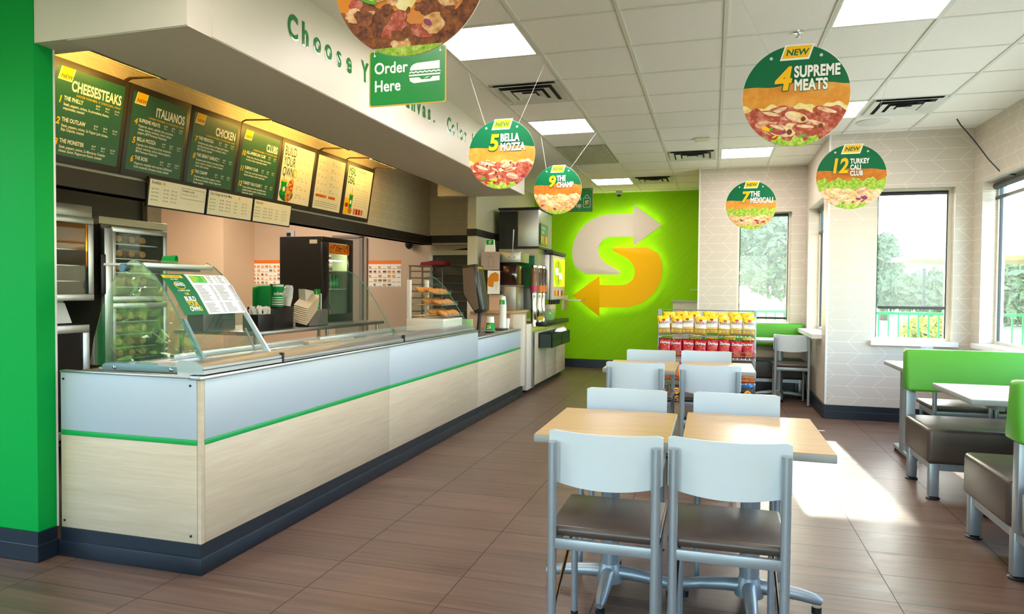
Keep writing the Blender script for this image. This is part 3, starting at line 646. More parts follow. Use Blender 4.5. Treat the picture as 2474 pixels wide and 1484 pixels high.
def logo_S(a, cx, cy_, s, L=3, m1=None, m2=None):
    pts = [(1.0, .62), (.28, 1.0), (.28, .76), (-.30, .76), (-.62, .62), (-.72, .36), (-.62, .06), (-.40, -.12), (.18, -.12), (.18, -.02), (-.2, .2), (-.24, .36), (-.14, .47), (.28, .47), (.28, .26)]
    a.poly([(cx+x*s, cy_+y*s) for x, y in pts], m1 or WHT, L); a.poly([(cx-x*s, cy_-y*s) for x, y in pts], m2 or YEL, L)
def cupwrap(x, y, L): 
    r = .0395+.1*(y-.0)*.113; an = x/.04; return (r*1.02*math.sin(an), -r*1.02*math.cos(an), y)
c0 = None
for k in range(17):
    z = .861+.0175*k
    if c0 is None:
        c0 = thing('paper_cup', '', 'cup', (-2.45, 8.02, z), 0, 'paper cups stacked upside down'); o = c0
        obj('wall', lathe(_new(), [(.047, 0), (.047, .006), (.0445, .006), (.032, .118), (.001, .118)], seg=22), PAPER, o)
    else: o = dup(c0, (-2.45, 8.02, z))
    o['label'] = ('bottom white paper cup of the tall stack' if k == 0 else 'white paper cup %s from the bottom of the tall stack on the low counter' % (ORD[k] if k < 12 else ['thirteenth', 'fourteenth', 'fifteenth', 'sixteenth', 'seventeenth'][k-12]))
    if k == 16:
        a = Art()
        for s in (-1, 1): a.grid(s*.022-.018, .02, s*.022+.018, .075, GREEN, 0, 4, 1)
        a.text('S', -.029, .03, .035, YEL, 1, .03); a.build('print', o, warp=lambda x, y, L: ((.0465-.108*y+.0006*(L+1))*math.sin(x/.042), -(.0465-.108*y+.0006*(L+1))*math.cos(x/.042), y))
t = thing('drink_cup', 'green and white drink cup standing upside down by the dispenser', 'cup', (-2.47, 7.6, .857)); obj('wall', lathe(_new(), [(.058, 0), (.058, .008), (.054, .008), (.04, .17), (.001, .17)], seg=22), PAPER, t)
a = Art(); a.grid(-.09, .012, .09, .10, GREEN, 0, 12, 1); logo_S(a, 0, .055, .03, 2, YEL, WHT); a.build('print', t, warp=lambda x, y, L: ((.0555-.088*y+.0008*(L+1))*math.sin(x/.05), -(.0555-.088*y+.0008*(L+1))*math.cos(x/.05), y))
t = thing('drink_cup', 'short white paper cup right of the tall cup stack', 'cup', (-2.45, 8.18, .858)); obj('wall', lathe(_new(), [(.034, 0), (.047, .125), (.044, .125), (.03, .004)], seg=20), PAPER, t)
t = thing('lid_tray', 'black tray of clear lids under the cup stack', 'tray', (-2.45, 7.86, .857)); B('tray', BLACK, t, -.06, .09, -.1, .1, 0, .018, .004)
t = thing('plate', 'small grey dish on the low counter by the dispenser', 'dish', (-2.40, 7.35, .857)); obj('dish', lathe(_new(), [(.04, 0), (.075, .018), (.07, .022), (.03, .006)], seg=22), mat('grey_dish', '77736e', .4), t)
# ================================================================ menu boards
BY = [3.35, 3.95, 4.55, 5.15, 5.75, 6.35, 6.97, 7.62]
MB0 = mat('menu_green', '1f5a3f', .38, var=.02); MBW = mat('menu_cream', 'efe9da', .4, var=.02); MFRAME = mat('menu_frame', '2e2823', .4)
def board_frame(y, ztop=2.785, zbot=2.145, xt=-3.96, xb=-4.06):
    d = Vector((xt-xb, 0, ztop-zbot)); return ((xb, y, zbot), (0, 1, 0), tuple(d.normalized())), d.length
MENU = [('CHEESESTEAKS', [('1', 'THE PHILLY', ['Steak, peppers, onions, 2x provolone cheese,', 'mayonnaise, toasted']), ('2', 'THE OUTLAW', ['Steak, peppers, onions, 2x Pepper Jack cheese,', 'Baja Chipotle, toasted']), ('3', 'THE MONSTER', ['Steak, peppers, onions, 2x Monterey Cheddar', 'cheese, bacon, Peppercorn Ranch, toasted'])]),
 ('ITALIANOS', [('4', 'SUPREME MEATS', ['Pepperoni, salami, capicola, ham, provolone', 'cheese, lettuce, tomatoes, onions, banana', 'peppers, MVP Parmesan Vinaigrette']), ('5', 'BELLA MOZZA', ['Capicola, ham, BelGioioso fresh mozzarella,', 'spinach, tomatoes, onions, banana peppers,', 'MVP Parmesan Vinaigrette']), ('6', 'THE BOSS', ['Pepperoni, meatballs with marinara, BelGioioso', 'fresh mozzarella, Parmesan cheese, toasted'])]),
 ('CHICKEN', [('7', 'THE MEXICALI', ['Rotisserie-style chicken, 2x Pepper Jack cheese,', 'smashed avocado, lettuce, tomatoes, onions,', 'Baja Chipotle, toasted']), ('8', 'THE GREAT GARLIC', ['Rotisserie-style chicken, provolone cheese,', 'bacon, lettuce, tomatoes, onions, Roasted', 'Garlic Aioli, toasted']), ('9', 'THE CHAMP', ['Rotisserie-style chicken, peppers, onions,', '2x Monterey Cheddar cheese, Peppercorn', 'Ranch, toasted'])]),
 ('CLUBS', [('10', 'ALL-AMERICAN CLUB', ['Turkey, ham, American cheese, bacon, lettuce,', 'tomatoes, onions, mayonnaise, toasted']), ('11', 'SUBWAY CLUB', ['Turkey, ham, roast beef, provolone cheese,', 'lettuce, tomatoes, onions, mayonnaise']), ('12', 'TURKEY CALI CLUB', ['Turkey, BelGioioso fresh mozzarella, bacon,', 'smashed avocado, spinach, tomatoes, onions,', 'mayonnaise, toasted'])])]
BLBL = ['leftmost green menu board headed CHEESESTEAKS', 'green menu board headed ITALIANOS', 'green menu board headed CHICKEN', 'green menu board headed CLUBS', 'white menu board headed BUILD YOUR OWN with a cup and sandwich picture', 'white price list board between the BUILD YOUR OWN and MEAL DEAL boards', 'rightmost white menu board headed MEAL DEAL']
for i in range(7):
    w = BY[i+1]-BY[i]-.004; fr, hgt = board_frame(0)
    t = thing('menu_board', BLBL[i], 'menu board', (0, BY[i], 0), 0, 'lit menu boards above the counter')
    obj('frame', prism(_new(), [(0, 0), (w, 0), (w, hgt), (0, hgt)], fr, .035, .004), MFRAME, t)
    a = Art(); m = .045; x0, x1, y0, y1 = m*.8, w-m*.8, m, hgt-m; a.rect(x0, y0, x1, y1, MB0 if i < 4 else MBW, 1)
    if i < 4:
        a.poly([(x0+.015, y1-.085), (x0+.115, y1-.085), (x0+.135, y1), (x0+.035, y1)], WHT, 2); a.poly([(x0+.021, y1-.079), (x0+.111, y1-.079), (x0+.129, y1), (x0+.041, y1)], YEL, 3); a.text('NEW', x0+.034, y1-.070, .034, INK, 4, .01, .2, 1.05)
        hd, items = MENU[i]
        a.text(hd, x1-.02, y1-.135, .092, WHT, 2, .032, 0, .60, 'RIGHT', 1.05); a.text('CHOOSE YOUR MEAL  6" | FOOTLONG | WRAP', x1-.02, y1-.165, .02, YEL, 2, .006, 0, .82, 'RIGHT')
        for k, (num, nm, ls) in enumerate(items):
            yy = y1-.205-.135*k; a.text(num, x0+.058, yy-.022, .062, YEL, 2, .03, .2, .85, 'RIGHT')
            a.text(nm, x0+.072, yy, .037, WHT, 2, .028, 0, .70, 'LEFT', 1.04)
            for j, s in enumerate(ls): a.text(s, x0+.072, yy-.034-.025*j, .0255, WHT, 2, .010, 0, .74)
            for j, s in enumerate(('$6.99', '$8.49', '$12.99')): a.text(s, x1-.215+.075*j, yy+.014, .018, WHT, 2, .006, 0, .8); a.text(('440', '880', '1090')[j]+' cal', x1-.215+.075*j, yy-.003, .013, WHT, 2, .004, 0, .8)
    elif i == 4:
        for k, s in enumerate(('BUILD', 'YOUR', 'OWN')): a.text(s, x0+.02, y1-.11-.1*k, .125, INK, 2, .012, 0, .56)
        a.text('D', x0+.205, y1-.31, .125, YEL, 2, .03, 0, .56)
        a.ell(x0+.12, y0+.075, .11, .072, DKGREEN, 2, 40); a.poly([(x0+.03, y0+.06), (x0+.10, y0+.06), (x0+.115, y0+.2), (x0+.02, y0+.2)], GREEN, 3); a.ell(x0+.067, y0+.2, .05, .012, YEL, 4); a.poly([(x0+.06, y0+.2), (x0+.066, y0+.2), (x0+.052, y0+.275), (x0+.047, y0+.275)], INK, 4); a.ell(x0+.075, y0+.12, .022, .024, WHT, 5)
        a.ell(x0+.165, y0+.115, .052, .125, BREAD, 6, 40, -.25, .05); a.blobs(26, x0+.135, x0+.205, y0+.02, y0+.2, .008, .018, [LETT, TOM, CHEESE, HAM], 8)
        for b in range(6): a.text('Six inch favorite', x0+.27, y1-.05-.085*b, .016, GREEN, 2, .002, 0, .8); [a.text(s, x0+.27+.075*c, y1-.075-.085*b, .019, GREYINK, 2, .004, 0, .85) for c, s in enumerate(('6.49', '9.49', '330'))]
    elif i == 5:
        for c in range(2):
            for b in range(5): a.text(('Classic', 'Signature')[c], x0+.03+.25*c, y1-.05-.075*b, .017, GREEN, 2, .002, 0, .8); [a.text(s, x0+.03+.25*c+.07*q, y1-.075-.075*b, .019, GREYINK, 2, .004, 0, .85) for q, s in enumerate(('5.99', '8.99', '310'))]
        a.rect(x0+.03, y0+.125, x0+.24, y0+.155, ORG, 2); a.rect(x0+.28, y0+.125, x0+.42, y0+.155, ORG, 2); a.text('MAKE IT A MEAL', x0+.04, y0+.132, .02, INK, 3, .01, 0, .9); a.text('ADD BACON', x0+.29, y0+.132, .02, INK, 3, .01, 0, .9)
        for b in range(3): a.rect(x0+.03, y0+.03+.022*b, x1-.06, y0+.034+.022*b, GREYINK, 2)
    else:
        for k, s in enumerate(('MEAL', 'DEAL')): a.text(s, x0+.02, y1-.10-.1*k, .115, DKGREEN, 2, .02, 0, .56)
        a.text('DRINKS & SIDES', x0+.22, y1-.05, .032, INK, 2, .012, 0, .78)
        for b in range(4):
            for c in range(2): a.text('Chips  1.79' if c else 'Drink  2.29', x0+.22+.16*c, y1-.095-.05*b, .017, GREYINK, 2, .003, 0, .85)
        for b in range(7): a.rect(x0+.22, y0+.12+.03*b, x1-.05, y0+.122+.03*b, GREYINK, 2)
        a.rect(x0+.005, y0+.005, x0+.105, y0+.19, YEL, 3); a.ell(x0+.055, y0+.11, .035, .025, RED, 4); a.poly([(x0+.11, y0+.05), (x0+.165, y0+.05), (x0+.18, y0+.24), (x0+.095, y0+.24)], GREEN, 4); a.ell(x0+.137, y0+.15, .022, .026, WHT, 5); a.ell(x0+.137, y0+.24, .045, .009, YEL, 5); a.poly([(x0+.14, y0+.24), (x0+.146, y0+.24), (x0+.146, y0+.31), (x0+.14, y0+.31)], INK, 5)
        a.ell(x0+.14, y0+.05, .045, .04, COOKIE, 6, 20, 0, .05)
        for k, m_ in enumerate((ORG, RED, RED, ORG)): a.rect(x0+.22+.06*k, y0+.015+.002*k, x0+.265+.06*k, y0+.085, m_, 3)
    a.build('printed_panel', t, fr)
# smaller white boards hung underneath
SB = [(4.19, 4.805, ['Breakfast', 'Breakfast combo'], 'left white hanging menu panel with the breakfast prices'), (4.815, 5.405, ["Don't forget the Kids' Meal", ''], 'middle white hanging menu panel under the CHICKEN board'), (5.412, 6.0, ['Add-ons', ''], 'right white hanging menu panel headed Add-ons')]
for y0_, y1_, tx, lb in SB:
    w = y1_-y0_; t = thing('hanging_menu_panel', lb, 'menu panel', (0, y0_, 0), 0, 'white menu panels under the boards')
    fr, h = board_frame(0, 2.165, 1.945, -4.035, -4.065); obj('frame', prism(_new(), [(0, 0), (w, 0), (w, h), (0, h)], fr, .02, .003), BLACK, t)
    a = Art(); a.rect(.012, .012, w-.012, h-.012, MBW, 1); a.text(tx[0], .03, h-.045, .032, INK, 2, .008, 0, .75); a.ell(.03+.0135*len(tx[0]), h-.035, .012, .012, YEL, 2, 16)
    for r in range(4):
        a.text('Egg & cheese', .03, h-.085-.028*r, .016, GREEN, 2, .003, 0, .85); a.text('240 / 480', .15, h-.085-.028*r, .016, GREYINK, 2, .002, 0, .85); a.text('3.49 / 6.29', .225, h-.085-.028*r, .018, GREYINK, 2, .003, 0, .85)
        if 'Break' not in tx[0]: a.text('Platter', .34, h-.085-.028*r, .016, GREEN, 2, .003, 0, .85); a.text('4.29   7.19', .44, h-.085-.028*r, .018, GREYINK, 2, .003, 0, .85)
    if tx[1]:
        for q in ((.33, h-.12, w-.03, h-.117), (.33, h-.04, w-.03, h-.037), (.33, h-.12, .332, h-.037), (w-.032, h-.12, w-.03, h-.037)): a.rect(*q, GREYINK, 2)
        a.text(tx[1], .345, h-.065, .024, INK, 2, .006, 0, .8); a.text('Add hash browns and coffee  2.99', .345, h-.09, .014, GREYINK, 2, .003, 0, .85)
    a.build('printed_panel', t, fr)
# amber picture lights over the boards
AMB = emis('amber_tube', 'ffc95c', 46.0)
for k, (y0_, y1_) in enumerate(((2.80, 3.93), (5.13, 6.42), (6.92, 7.60))):
    t = thing('menu_light', ['picture light tube over the CHEESESTEAKS board', 'picture light tube over the CHICKEN and CLUBS boards', 'picture light tube over the MEAL DEAL board'][k], 'picture light', (-3.64, 0, 2.79), 0, 'picture lights over the menu boards')
    T('tube', mat('picture_light_tube', 'c9b8a4', .3, .6), t, [(0, y0_, 0), (0, y1_, 0)], .022, 14)
    B('lamp_strip', AMB, t, -.030, -.019, y0_+.02, y1_-.02, -.012, .012)
    for y in (y1_-.02, y1_+.0):
        T('arm', mat('brass_arm', '8a6a2a', .35, .8), t, [(-.33, y, .0), (-.29, y, .015), (0, y-.01, .0)], .007, 8)
    if k: T('arm', MATS['brass_arm'], t, [(-.33, y0_+.03, .0), (-.29, y0_+.03, .015), (0, y0_+.03, .0)], .007, 8)

# ================================================================ kitchen equipment
def glazed_door(t, x, y0, y1, z0, z1, fr=.05, glass=DGLASS):
    d = B('door_frame', ALU, t, x, x+.03, y0, y1, z0, z0+fr, .004)
    for q in ((y0, y1, z1-fr, z1), (y0, y0+fr, z0+fr, z1-fr), (y1-fr, y1, z0+fr, z1-fr)): B('door_frame', ALU, t, x, x+.03, *q, .004)
    B('door_glass', glass, t, x+.012, x+.017, y0+fr, y1-fr, z0+fr, z1-fr)
def carcass(t, m, x0, x1, y0, y1, z0, z1, th=.02, inner=None):
    bm = _new()
    for q in ((x0, x0+th, y0, y1, z0, z1), (x0+th, x1, y0, y0+th, z0, z1), (x0+th, x1, y1-th, y1, z0, z1), (x0+th, x1, y0+th, y1-th, z0, z0+th), (x0+th, x1, y0+th, y1-th, z1-th, z1)): box(bm, *q)
    return obj('cabinet', bm, m, t)
INNER = mat('cabinet_inside', '7d756a', .5, .3)
t = thing('bread_oven', 'tall steel bread oven with a glazed door beside the green column', 'oven', (0, 0, 0))
carcass(t, mat('oven_inside', '4a4d42', .5), -5.2, -4.63, 3.52, 4.21, 1.24, 1.86); glazed_door(t, -4.63, 3.52, 4.225, 1.235, 1.87); B('top_cap', STEEL, t, -5.2, -4.61, 3.5, 4.22, 1.87, 1.96, .004)
B('control_panel', mat('oven_dark_panel', '3a4a55', .25, .3), t, -5.15, -4.85, 3.5, 4.1, 1.98, 2.25)
for z in (1.38, 1.50, 1.62): B('rack', STEEL, t, -5.15, -4.68, 3.56, 4.17, z, z+.006)
B('lamp', emis('oven_lamp', 'ff9a20', 16), t, -5.1, -5.06, 3.78, 3.86, 1.60, 1.78)
t = thing('oven_base_cabinet', 'lower glazed proofing cabinet under the bread oven', 'cabinet', (0, 0, 0))
carcass(t, mat('dark_inside', '3c3a36', .5), -5.2, -4.65, 3.52, 4.2, .15, 1.05); glazed_door(t, -4.65, 3.53, 4.2, .2, 1.05, .06, sheer('smoked_glass', '2c2c2a', .7, .05))
t = thing('bread_chart', 'tilted white card with a round bread wheel picture below the oven', 'poster', (-4.75, 3.6, 1.06)); fr = ((0, 0, 0), (0, 1, 0), tuple(Vector((-.08, 0, .17)).normalized()))
a = Art(); a.rect(0, 0, .56, .17, WHT, 1); a.ell(.26, .09, .11, .075, BREAD, 2, 36)
for k in range(10): a.ell(.26+.078*math.cos(k*.628), .09+.052*math.sin(k*.628), .026, .018, [ORG, TOM, ROLL, SAUCE][k % 4], 3, 12)
a.ell(.26, .09, .03, .02, WHT, 5, 20); o = a.build('printed_face', t, fr); B('card', WHITE, t, -.1, -.085, 0, .56, -.002, .19)
t = thing('proofing_cabinet', 'tall aluminium bread proofing cabinet with a glazed door full of loaves', 'cabinet', (0, 0, 0))
X0, X1, Y0, Y1 = -5.3, -4.68, 4.36, 5.0
carcass(t, INNER, X0, X1, Y0, Y1, .55, 1.84); B('top_cap', mat('cream_enamel', 'd9cdb4', .45), t, X0, X1+.04, Y0-.05, Y1+.02, 1.84, 1.90, .006)
B('side_post', ALU, t, X1, X1+.06, Y0-.02, Y0+.07, .60, 1.82, .02); glazed_door(t, X1+.005, Y0+.07, Y1+.02, 1.22, 1.83, .045); glazed_door(t, X1+.005, Y0+.07, Y1+.02, .62, 1.21, .045)
B('handle', BLACK, t, X1+.07, X1+.10, Y0-.09, Y0-.04, 1.28, 1.60, .01); obj('base', box(_new(), X0, X1, Y0, Y1, 0, .55), STEEL, t)
l0 = None; RW = ['top', 'second', 'third', 'fourth', 'fifth', 'sixth', 'seventh', 'lowest']
zrows = [1.69, 1.57, 1.455, 1.335, 1.045, .94, .83, .735]
for i, z in enumerate(zrows):
    tr = tag(B('bread_tray', STEEL, None, X0+.05, X1-.02, Y0+.03, Y1-.03, z, z+.008), 'thin wire bread tray, %s in the proofing cabinet' % RW[i], 'tray', 'trays in the proofing cabinet')
    for k in range(4):
        if l0 is None:
            bm = lathe(_new(), [(.001, -.13), (.028, -.12), (.04, -.08), (.043, 0), (.04, .08), (.028, .12), (.001, .13)], (0, 0, 0), 14, 'x'); l0 = o = obj('bread_loaf', bm, ROLL); l0.scale = (1, 1.2, 1)
        else: o = dup(l0)
        o.location = (X1-.18, Y0+.11+.125*k, z+.05); o.rotation_euler = (random.uniform(-.1, .1), 0, random.uniform(-.1, .1))
        tag(o, '%s bread loaf from the left on the %s tray of the proofing cabinet' % (ORD[k], RW[i]), 'bread', 'loaves in the proofing cabinet')
# back table with fridge and supplies
t = thing('back_table', 'long steel work table behind the counter', 'table', (0, 0, 0))
B('top', STEEL, t, -5.35, -4.33, 5.86, 8.6, .86, .90, .004); B('lower_shelf', STEEL, t, -5.35, -4.4, 5.9, 8.55, .3, .33)
for x in (-5.3, -4.4):
    for y in (5.92, 7.25, 8.52): T('leg', STEEL, t, [(x, y, 0), (x, y, .86)], .022, 10)
t = thing('drinks_fridge', 'black glass-door drinks fridge standing on the back table', 'fridge', (0, 0, .9))
FB = mat('fridge_black', '1e1a17', .35); x0, x1, y0, y1 = -5.40, -4.80, 7.76, 8.53
carcass(t, FB, x0, x1, y0, y1, 0.0, 1.10, .04); B('inside_back', mat('fridge_inside', 'cdd2b4', .5), t, x0+.045, x0+.05, y0+.045, y1-.045, .045, 1.06); B('inside_wall', MATS['fridge_inside'], t, x0+.05, x1-.01, y1-.05, y1-.042, .045, 1.06)
B('foot', FB, t, x0, x1, y0, y1, -0.0, .005)
for q in ((y0, y1, 0, .10), (y0, y1, 1.03, 1.1), (y0, y0+.15, .10, 1.03), (y1-.11, y1, .10, 1.03)): B('door_frame', FB, t, x1, x1+.03, *q, .003)
a = Art(); a.rect(y0+.15, .86, y1-.11, .99, ORG, 1); rd = random.Random(3)
for k in range(46): a.ell(y0+.17+rd.random()*.46, .872+rd.random()*.10, .014, .01, [YEL, RED, SAUCE, TOM][k % 4], 2, 10, rd.random())
a.build('header_sign', t, ((x1+.031, 0, .03), (0, 1, 0), (0, 0, 1))); B('door_glass', GLASS, t, x1+.008, x1+.013, y0+.15, y1-.11, .10, .88)
B('light_strip', emis('fridge_light', 'e8f0c8', 26), t, x1-.06, x1-.04, y0+.1, y1-.1, .80, .812)
for z in (.42, .66): B('shelf', MATS['fridge_inside'], t, x0+.06, x1-.03, y0+.05, y1-.06, z, z+.014)
B('warning_sticker', mat('sticker', 'd8ceb0', .5), t, x1-.16, x1-.05, y0-.002, y0, 1.01, 1.06)
def bottle(y, z, m, cap, label, lab, h=.2):
    b = thing('drink_bottle', label, 'bottle', (x1-.11, y, .9+z), 0, 'bottles in the drinks fridge')
    obj('body', lathe(_new(), [(.031, 0), (.033, .01), (.033, h*.55), (.028, h*.68), (.013, h*.88), (.012, h*.95)], seg=14), m, b)
    obj('cap', lathe(_new(), [(.014, h*.95), (.014, h)], seg=12), cap, b); obj('label', lathe(_new(), [(.0338, h*.22), (.0338, h*.46)], seg=14), lab, b)
COLA = mat('cola', '1d0d0a', .2); GBOT = mat('green_bottle', '1f8a3c', .2); TEA = mat('tea_bottle', '4a2a16', .25); BLU = mat('blue_bottle', '3e6aa0', .3)
YS = y0+.20
bottle(YS, .674, BLU, WHT, 'blue bottle at the left of the top fridge shelf', WHT)
bottle(YS+.115, .674, TEA, WHT, 'left dark bottle with white cap on the top fridge shelf', WHT); bottle(YS+.20, .674, TEA, WHT, 'right dark bottle with white cap on the top fridge shelf', GREYINK)
bottle(YS+.10, .434, COLA, RED, 'cola bottle with red label on the middle fridge shelf', RED)
for k in range(3): bottle(YS+.20+.085*k, .434, GBOT, GBOT, '%s green soda bottle on the middle fridge shelf' % ('left', 'middle', 'right')[k], mat('green_label', '2fae5a', .4))
bottle(YS+.06, .042, COLA, BLACK, 'left dark bottle with a cream label at the bottom of the fridge', mat('cream_label', 'd8c8a0', .5), .24); bottle(YS+.15, .042, COLA, BLACK, 'right dark bottle at the bottom of the fridge', ORG, .24)
# supplies on the back table
def tub(x, y, w, d, h, m, name, label, cat, bev=.008, z=.9):
    t = thing(name, label, cat, (x, y, z)); bm = _new(); th = .006
    for q in ((-w, w, -d, -d+th), (-w, w, d-th, d), (-w, -w+th, -d+th, d-th), (w-th, w, -d+th, d-th)): box(bm, *q, 0, h)
    box(bm, -w, w, -d, d, 0, .006); obj('body', bm, m, t); return t
tub(-4.52, 7.12, .09, .2, .19, STEEL, 'steel_pan', 'deep steel pan holding paper bags on the back table', 'pan')
PB = mat('paper_bag', 'd8cbb6', .6, var=.03)
for k in range(9):
    o = tag(B('paper_bag', PB, None, -.09, .09, -.13, .13, -.002, .002), '%s of the fanned white paper bags in the steel pan, counted from the top' % (ORD[k] if k else 'topmost'), 'paper bag', 'fanned paper bags')
    o.location = (-4.50+.004*k, 6.98-.010*k, 1.20-.021*k); o.rotation_euler = (.62+.02*k, .25, .1)
t = thing('bag_bundle', 'bundle of upright white paper bags in the steel pan', 'paper bag', (-4.52, 7.08, .91)); obj('bags', prism(_new(), [(-.10, .12), (.12, .0), (.12, .20), (.05, .40), (-.13, .42)], YF(.02, 0, 0), .09, .012), PB, t)
t = thing('sandwich_bag_box', 'tall green bag with EAT FRESH lettering standing in the steel pan', 'bag', (-4.5, 7.22, .91)); B('sheet', GREEN, t, -.02, 0, -.05, .05, 0, .42)
a = Art(); a.text('EAT FRESH', .02, .10, .075, WHT, 1, .02, 0, .72, rot=PI/2); a.rect(-.045, .25, -.03, .40, YEL, 1); a.build('lettering', t, YF(.001, 0, 0))
t = thing('cream_folder', 'cream folded bag at the right edge of the steel pan', 'bag', (-4.5, 7.295, .91)); B('sheet', mat('cream_paper', 'd8d2c4', .6), t, -.05, 0, -.045, .015, 0, .37, .01)
t = thing('cup_dispenser', 'black dispenser box on the back table holding the cups', 'dispenser', (-4.6, 6.55, .9)); B('box', BLACK, t, -.14, .08, -.32, .20, 0, .24, .01)
t = thing('cup_carton', 'rounded green carton behind the white cups on the back table', 'carton', (-4.78, 6.72, .9)); obj('carton', box(_new(), -.09, .03, -.26, .26, 0, .47, .05, 3), GREEN, t)
t = thing('cup_sleeve', 'green printed cup sleeve with white stripes on the black dispenser', 'cup', (-4.5, 6.41, 1.14)); obj('wall', lathe(_new(), [(.07, 0), (.07, .24), (.001, .24)], seg=20), GREEN, t)
a = Art()
for k in range(4): a.grid(-.08, .02+.024*k, .08, .03+.024*k, WHT, 0, 8, 1)
a.grid(-.07, .215, .07, .235, WHT, 0, 8, 1); a.text('subway', 0, .125, .055, WHT, 0, .02, 0, .75, 'CENTER'); a.build('print', t, warp=lambda x, y, L: (.0715*math.cos(x/.07-.55), .0715*math.sin(x/.07-.55), y))
for k, (yy, an) in enumerate(((6.60, .16),)):
    t = thing('cup_stack', 'leaning stack of white paper cups on the black dispenser', 'cup', (-4.5, yy, 1.14)); t.rotation_euler = (-.15, 0, 0)
    obj('cups', lathe(_new(), [(.035, 0), (.05, .10)]+[q for j in range(6) for q in ((.052, .10+.018*j), (.048, .115+.018*j))]+[(.04, .23), (.001, .235)], seg=18), PAPER, t)
t = thing('fork_bin', 'black bin of white plastic cutlery on the back table', 'cutlery bin', (-4.45, 6.10, .9)); B('bin', BLACK, t, -.14, .05, -.14, .12, 0, .17, .01)
bm = _new(); rd = random.Random(5)
for k in range(44): p = Vector((rd.uniform(-.1, .03), rd.uniform(-.1, .08), .15)); tube(bm, [p, p+Vector((rd.uniform(-.03, .03), rd.uniform(-.04, .04), rd.uniform(.06, .11)))], .007, 5)
tag(obj('cutlery', bm, WHT, t), kind='stuff')
t = thing('napkin_box', 'steel box with a green side on the back table by the posters', 'box', (-5.0, 6.05, .9)); B('body', STEEL, t, -.1, .1, -.28, .2, 0, .42, .006); B('panel', mat('dark_green_panel', '2f5a3a', .5), t, .1, .104, -.02, .16, .12, .40)
# tan counter run and posters on the far kitchen wall
def poster(x0, x1, z0, z1, label, seed, y=9.75, title=ORG):
    t = thing('poster', label, 'poster', (x0, y, z0)); w, h = x1-x0, z1-z0; B('sheet', WHT, t, 0, w, -.004, 0, 0, h)
    a = Art(); a.rect(0, h-.055, w, h, title, 1); rd = random.Random(seed); nx, ny = 7, 5; cw, chh = w/nx, (h-.07)/ny
    for i in range(nx):
        for j in range(ny):
            if rd.random() < .75: a.rect(i*cw+.01, j*chh+.02, i*cw+cw*rd.uniform(.5, .9), j*chh+chh*.72, rd.choice([ORG, SAUCE, STEAK, GREYINK, BREAD, CHICK]), 2)
            a.rect(i*cw+.01, j*chh+.006, (i+1)*cw-.012, j*chh+.013, GREYINK, 2)
    a.build('printed_face', t, XF(0, -.0045, 0))
poster(-7.30, -6.76, 1.39, 1.79, 'orange and white chart poster left of the black fridge', 1); poster(-5.18, -4.62, 1.365, 1.775, 'orange and white sandwich chart poster right of the fridge', 2)
for k in range(2): poster(-7.68+.22*k-.0, -7.50+.2*k, 1.47, 1.75, '%s small white notice beside the orange chart poster' % ('left', 'right')[k], 9, title=WHT)
t = thing('thermostat', 'white thermostat on the kitchen wall above the fridge', 'thermostat', (-6.58, 9.75, 2.2)); B('body', WHITE, t, -.075, .075, -.03, 0, -.065, .065, .006); B('display', BLACK, t, -.055, .02, -.032, -.03, -.03, .03)
bm = _new(); box(bm, -5.75, -5.2, 9.72, 9.75, 0, 2.13); struct('door_1', bm, mat('grey_door', '8f877c', .5)); bm = _new(); box(bm, -5.32, -5.26, 9.70, 9.722, 0, 2.15); box(bm, -5.8, -5.26, 9.70, 9.722, 2.13, 2.17); struct('trim_7', bm, mat('grey_door_frame', '77706a', .5))
t = thing('speed_rack', 'dark bun pan rack standing before the far kitchen wall', 'rack', (-3.86, 8.75, 0)); RK = mat('rack_dark', '6a6058', .4, .5)
for x in (-.155, .155):
    for y in (-.0, .42): T('upright', RK, t, [(x, y, 0), (x, y, 1.66)], .013, 8)
for k in range(16):
    for y in (0, .42): B('runner', RK, t, -.155, .155, y-.006, y+.006, .2+.0915*k, .218+.0915*k)
B('top', RK, t, -.17, .17, -.02, .44, 1.65, 1.665)
t = thing('oven_glove', 'dark red cloth lying on top of the bun pan rack', 'cloth', (-3.72, 8.9, 1.668)); obj('cloth', prism(_new(), [(-.17, 0), (.19, 0), (.19, .06), (.1, .05), (.02, .062), (-.08, .046), (-.16, .04)], XF(0, -.1, 0), .2, .01), mat('dark_red_cloth', '7a1420', .8), t)
t = thing('glazed_cabinet', 'steel cabinet with a dark glazed door against the far kitchen wall', 'cabinet', (0, 0, 0)); x0, x1 = -3.98, -3.2
B('body', mat('dark_inside2', '34332c', .5), t, x0+.03, x1, 9.35, 9.72, .2, 1.85)
for q in ((x0, x1, 1.83, 1.90), (x0, x0+.06, .2, 1.83)): B('frame', STEEL, t, q[0], q[1], 9.32, 9.35, q[2], q[3])
for k in range(7): B('shelf', mat('shelf_brown', '6a5638', .5), t, x0+.07, x1, 9.335, 9.349, .9+.13*k, .912+.13*k)
t = thing('serving_tongs', 'black tongs on top of the glazed steel cabinet', 'tongs', (-3.5, 9.45, 1.9)); obj('arms', prism(_new(), [(-.25, 0), (.2, .0), (.2, .09), (.17, .05)], XF(0, 0, 0), .03, .004), BLACK, t)
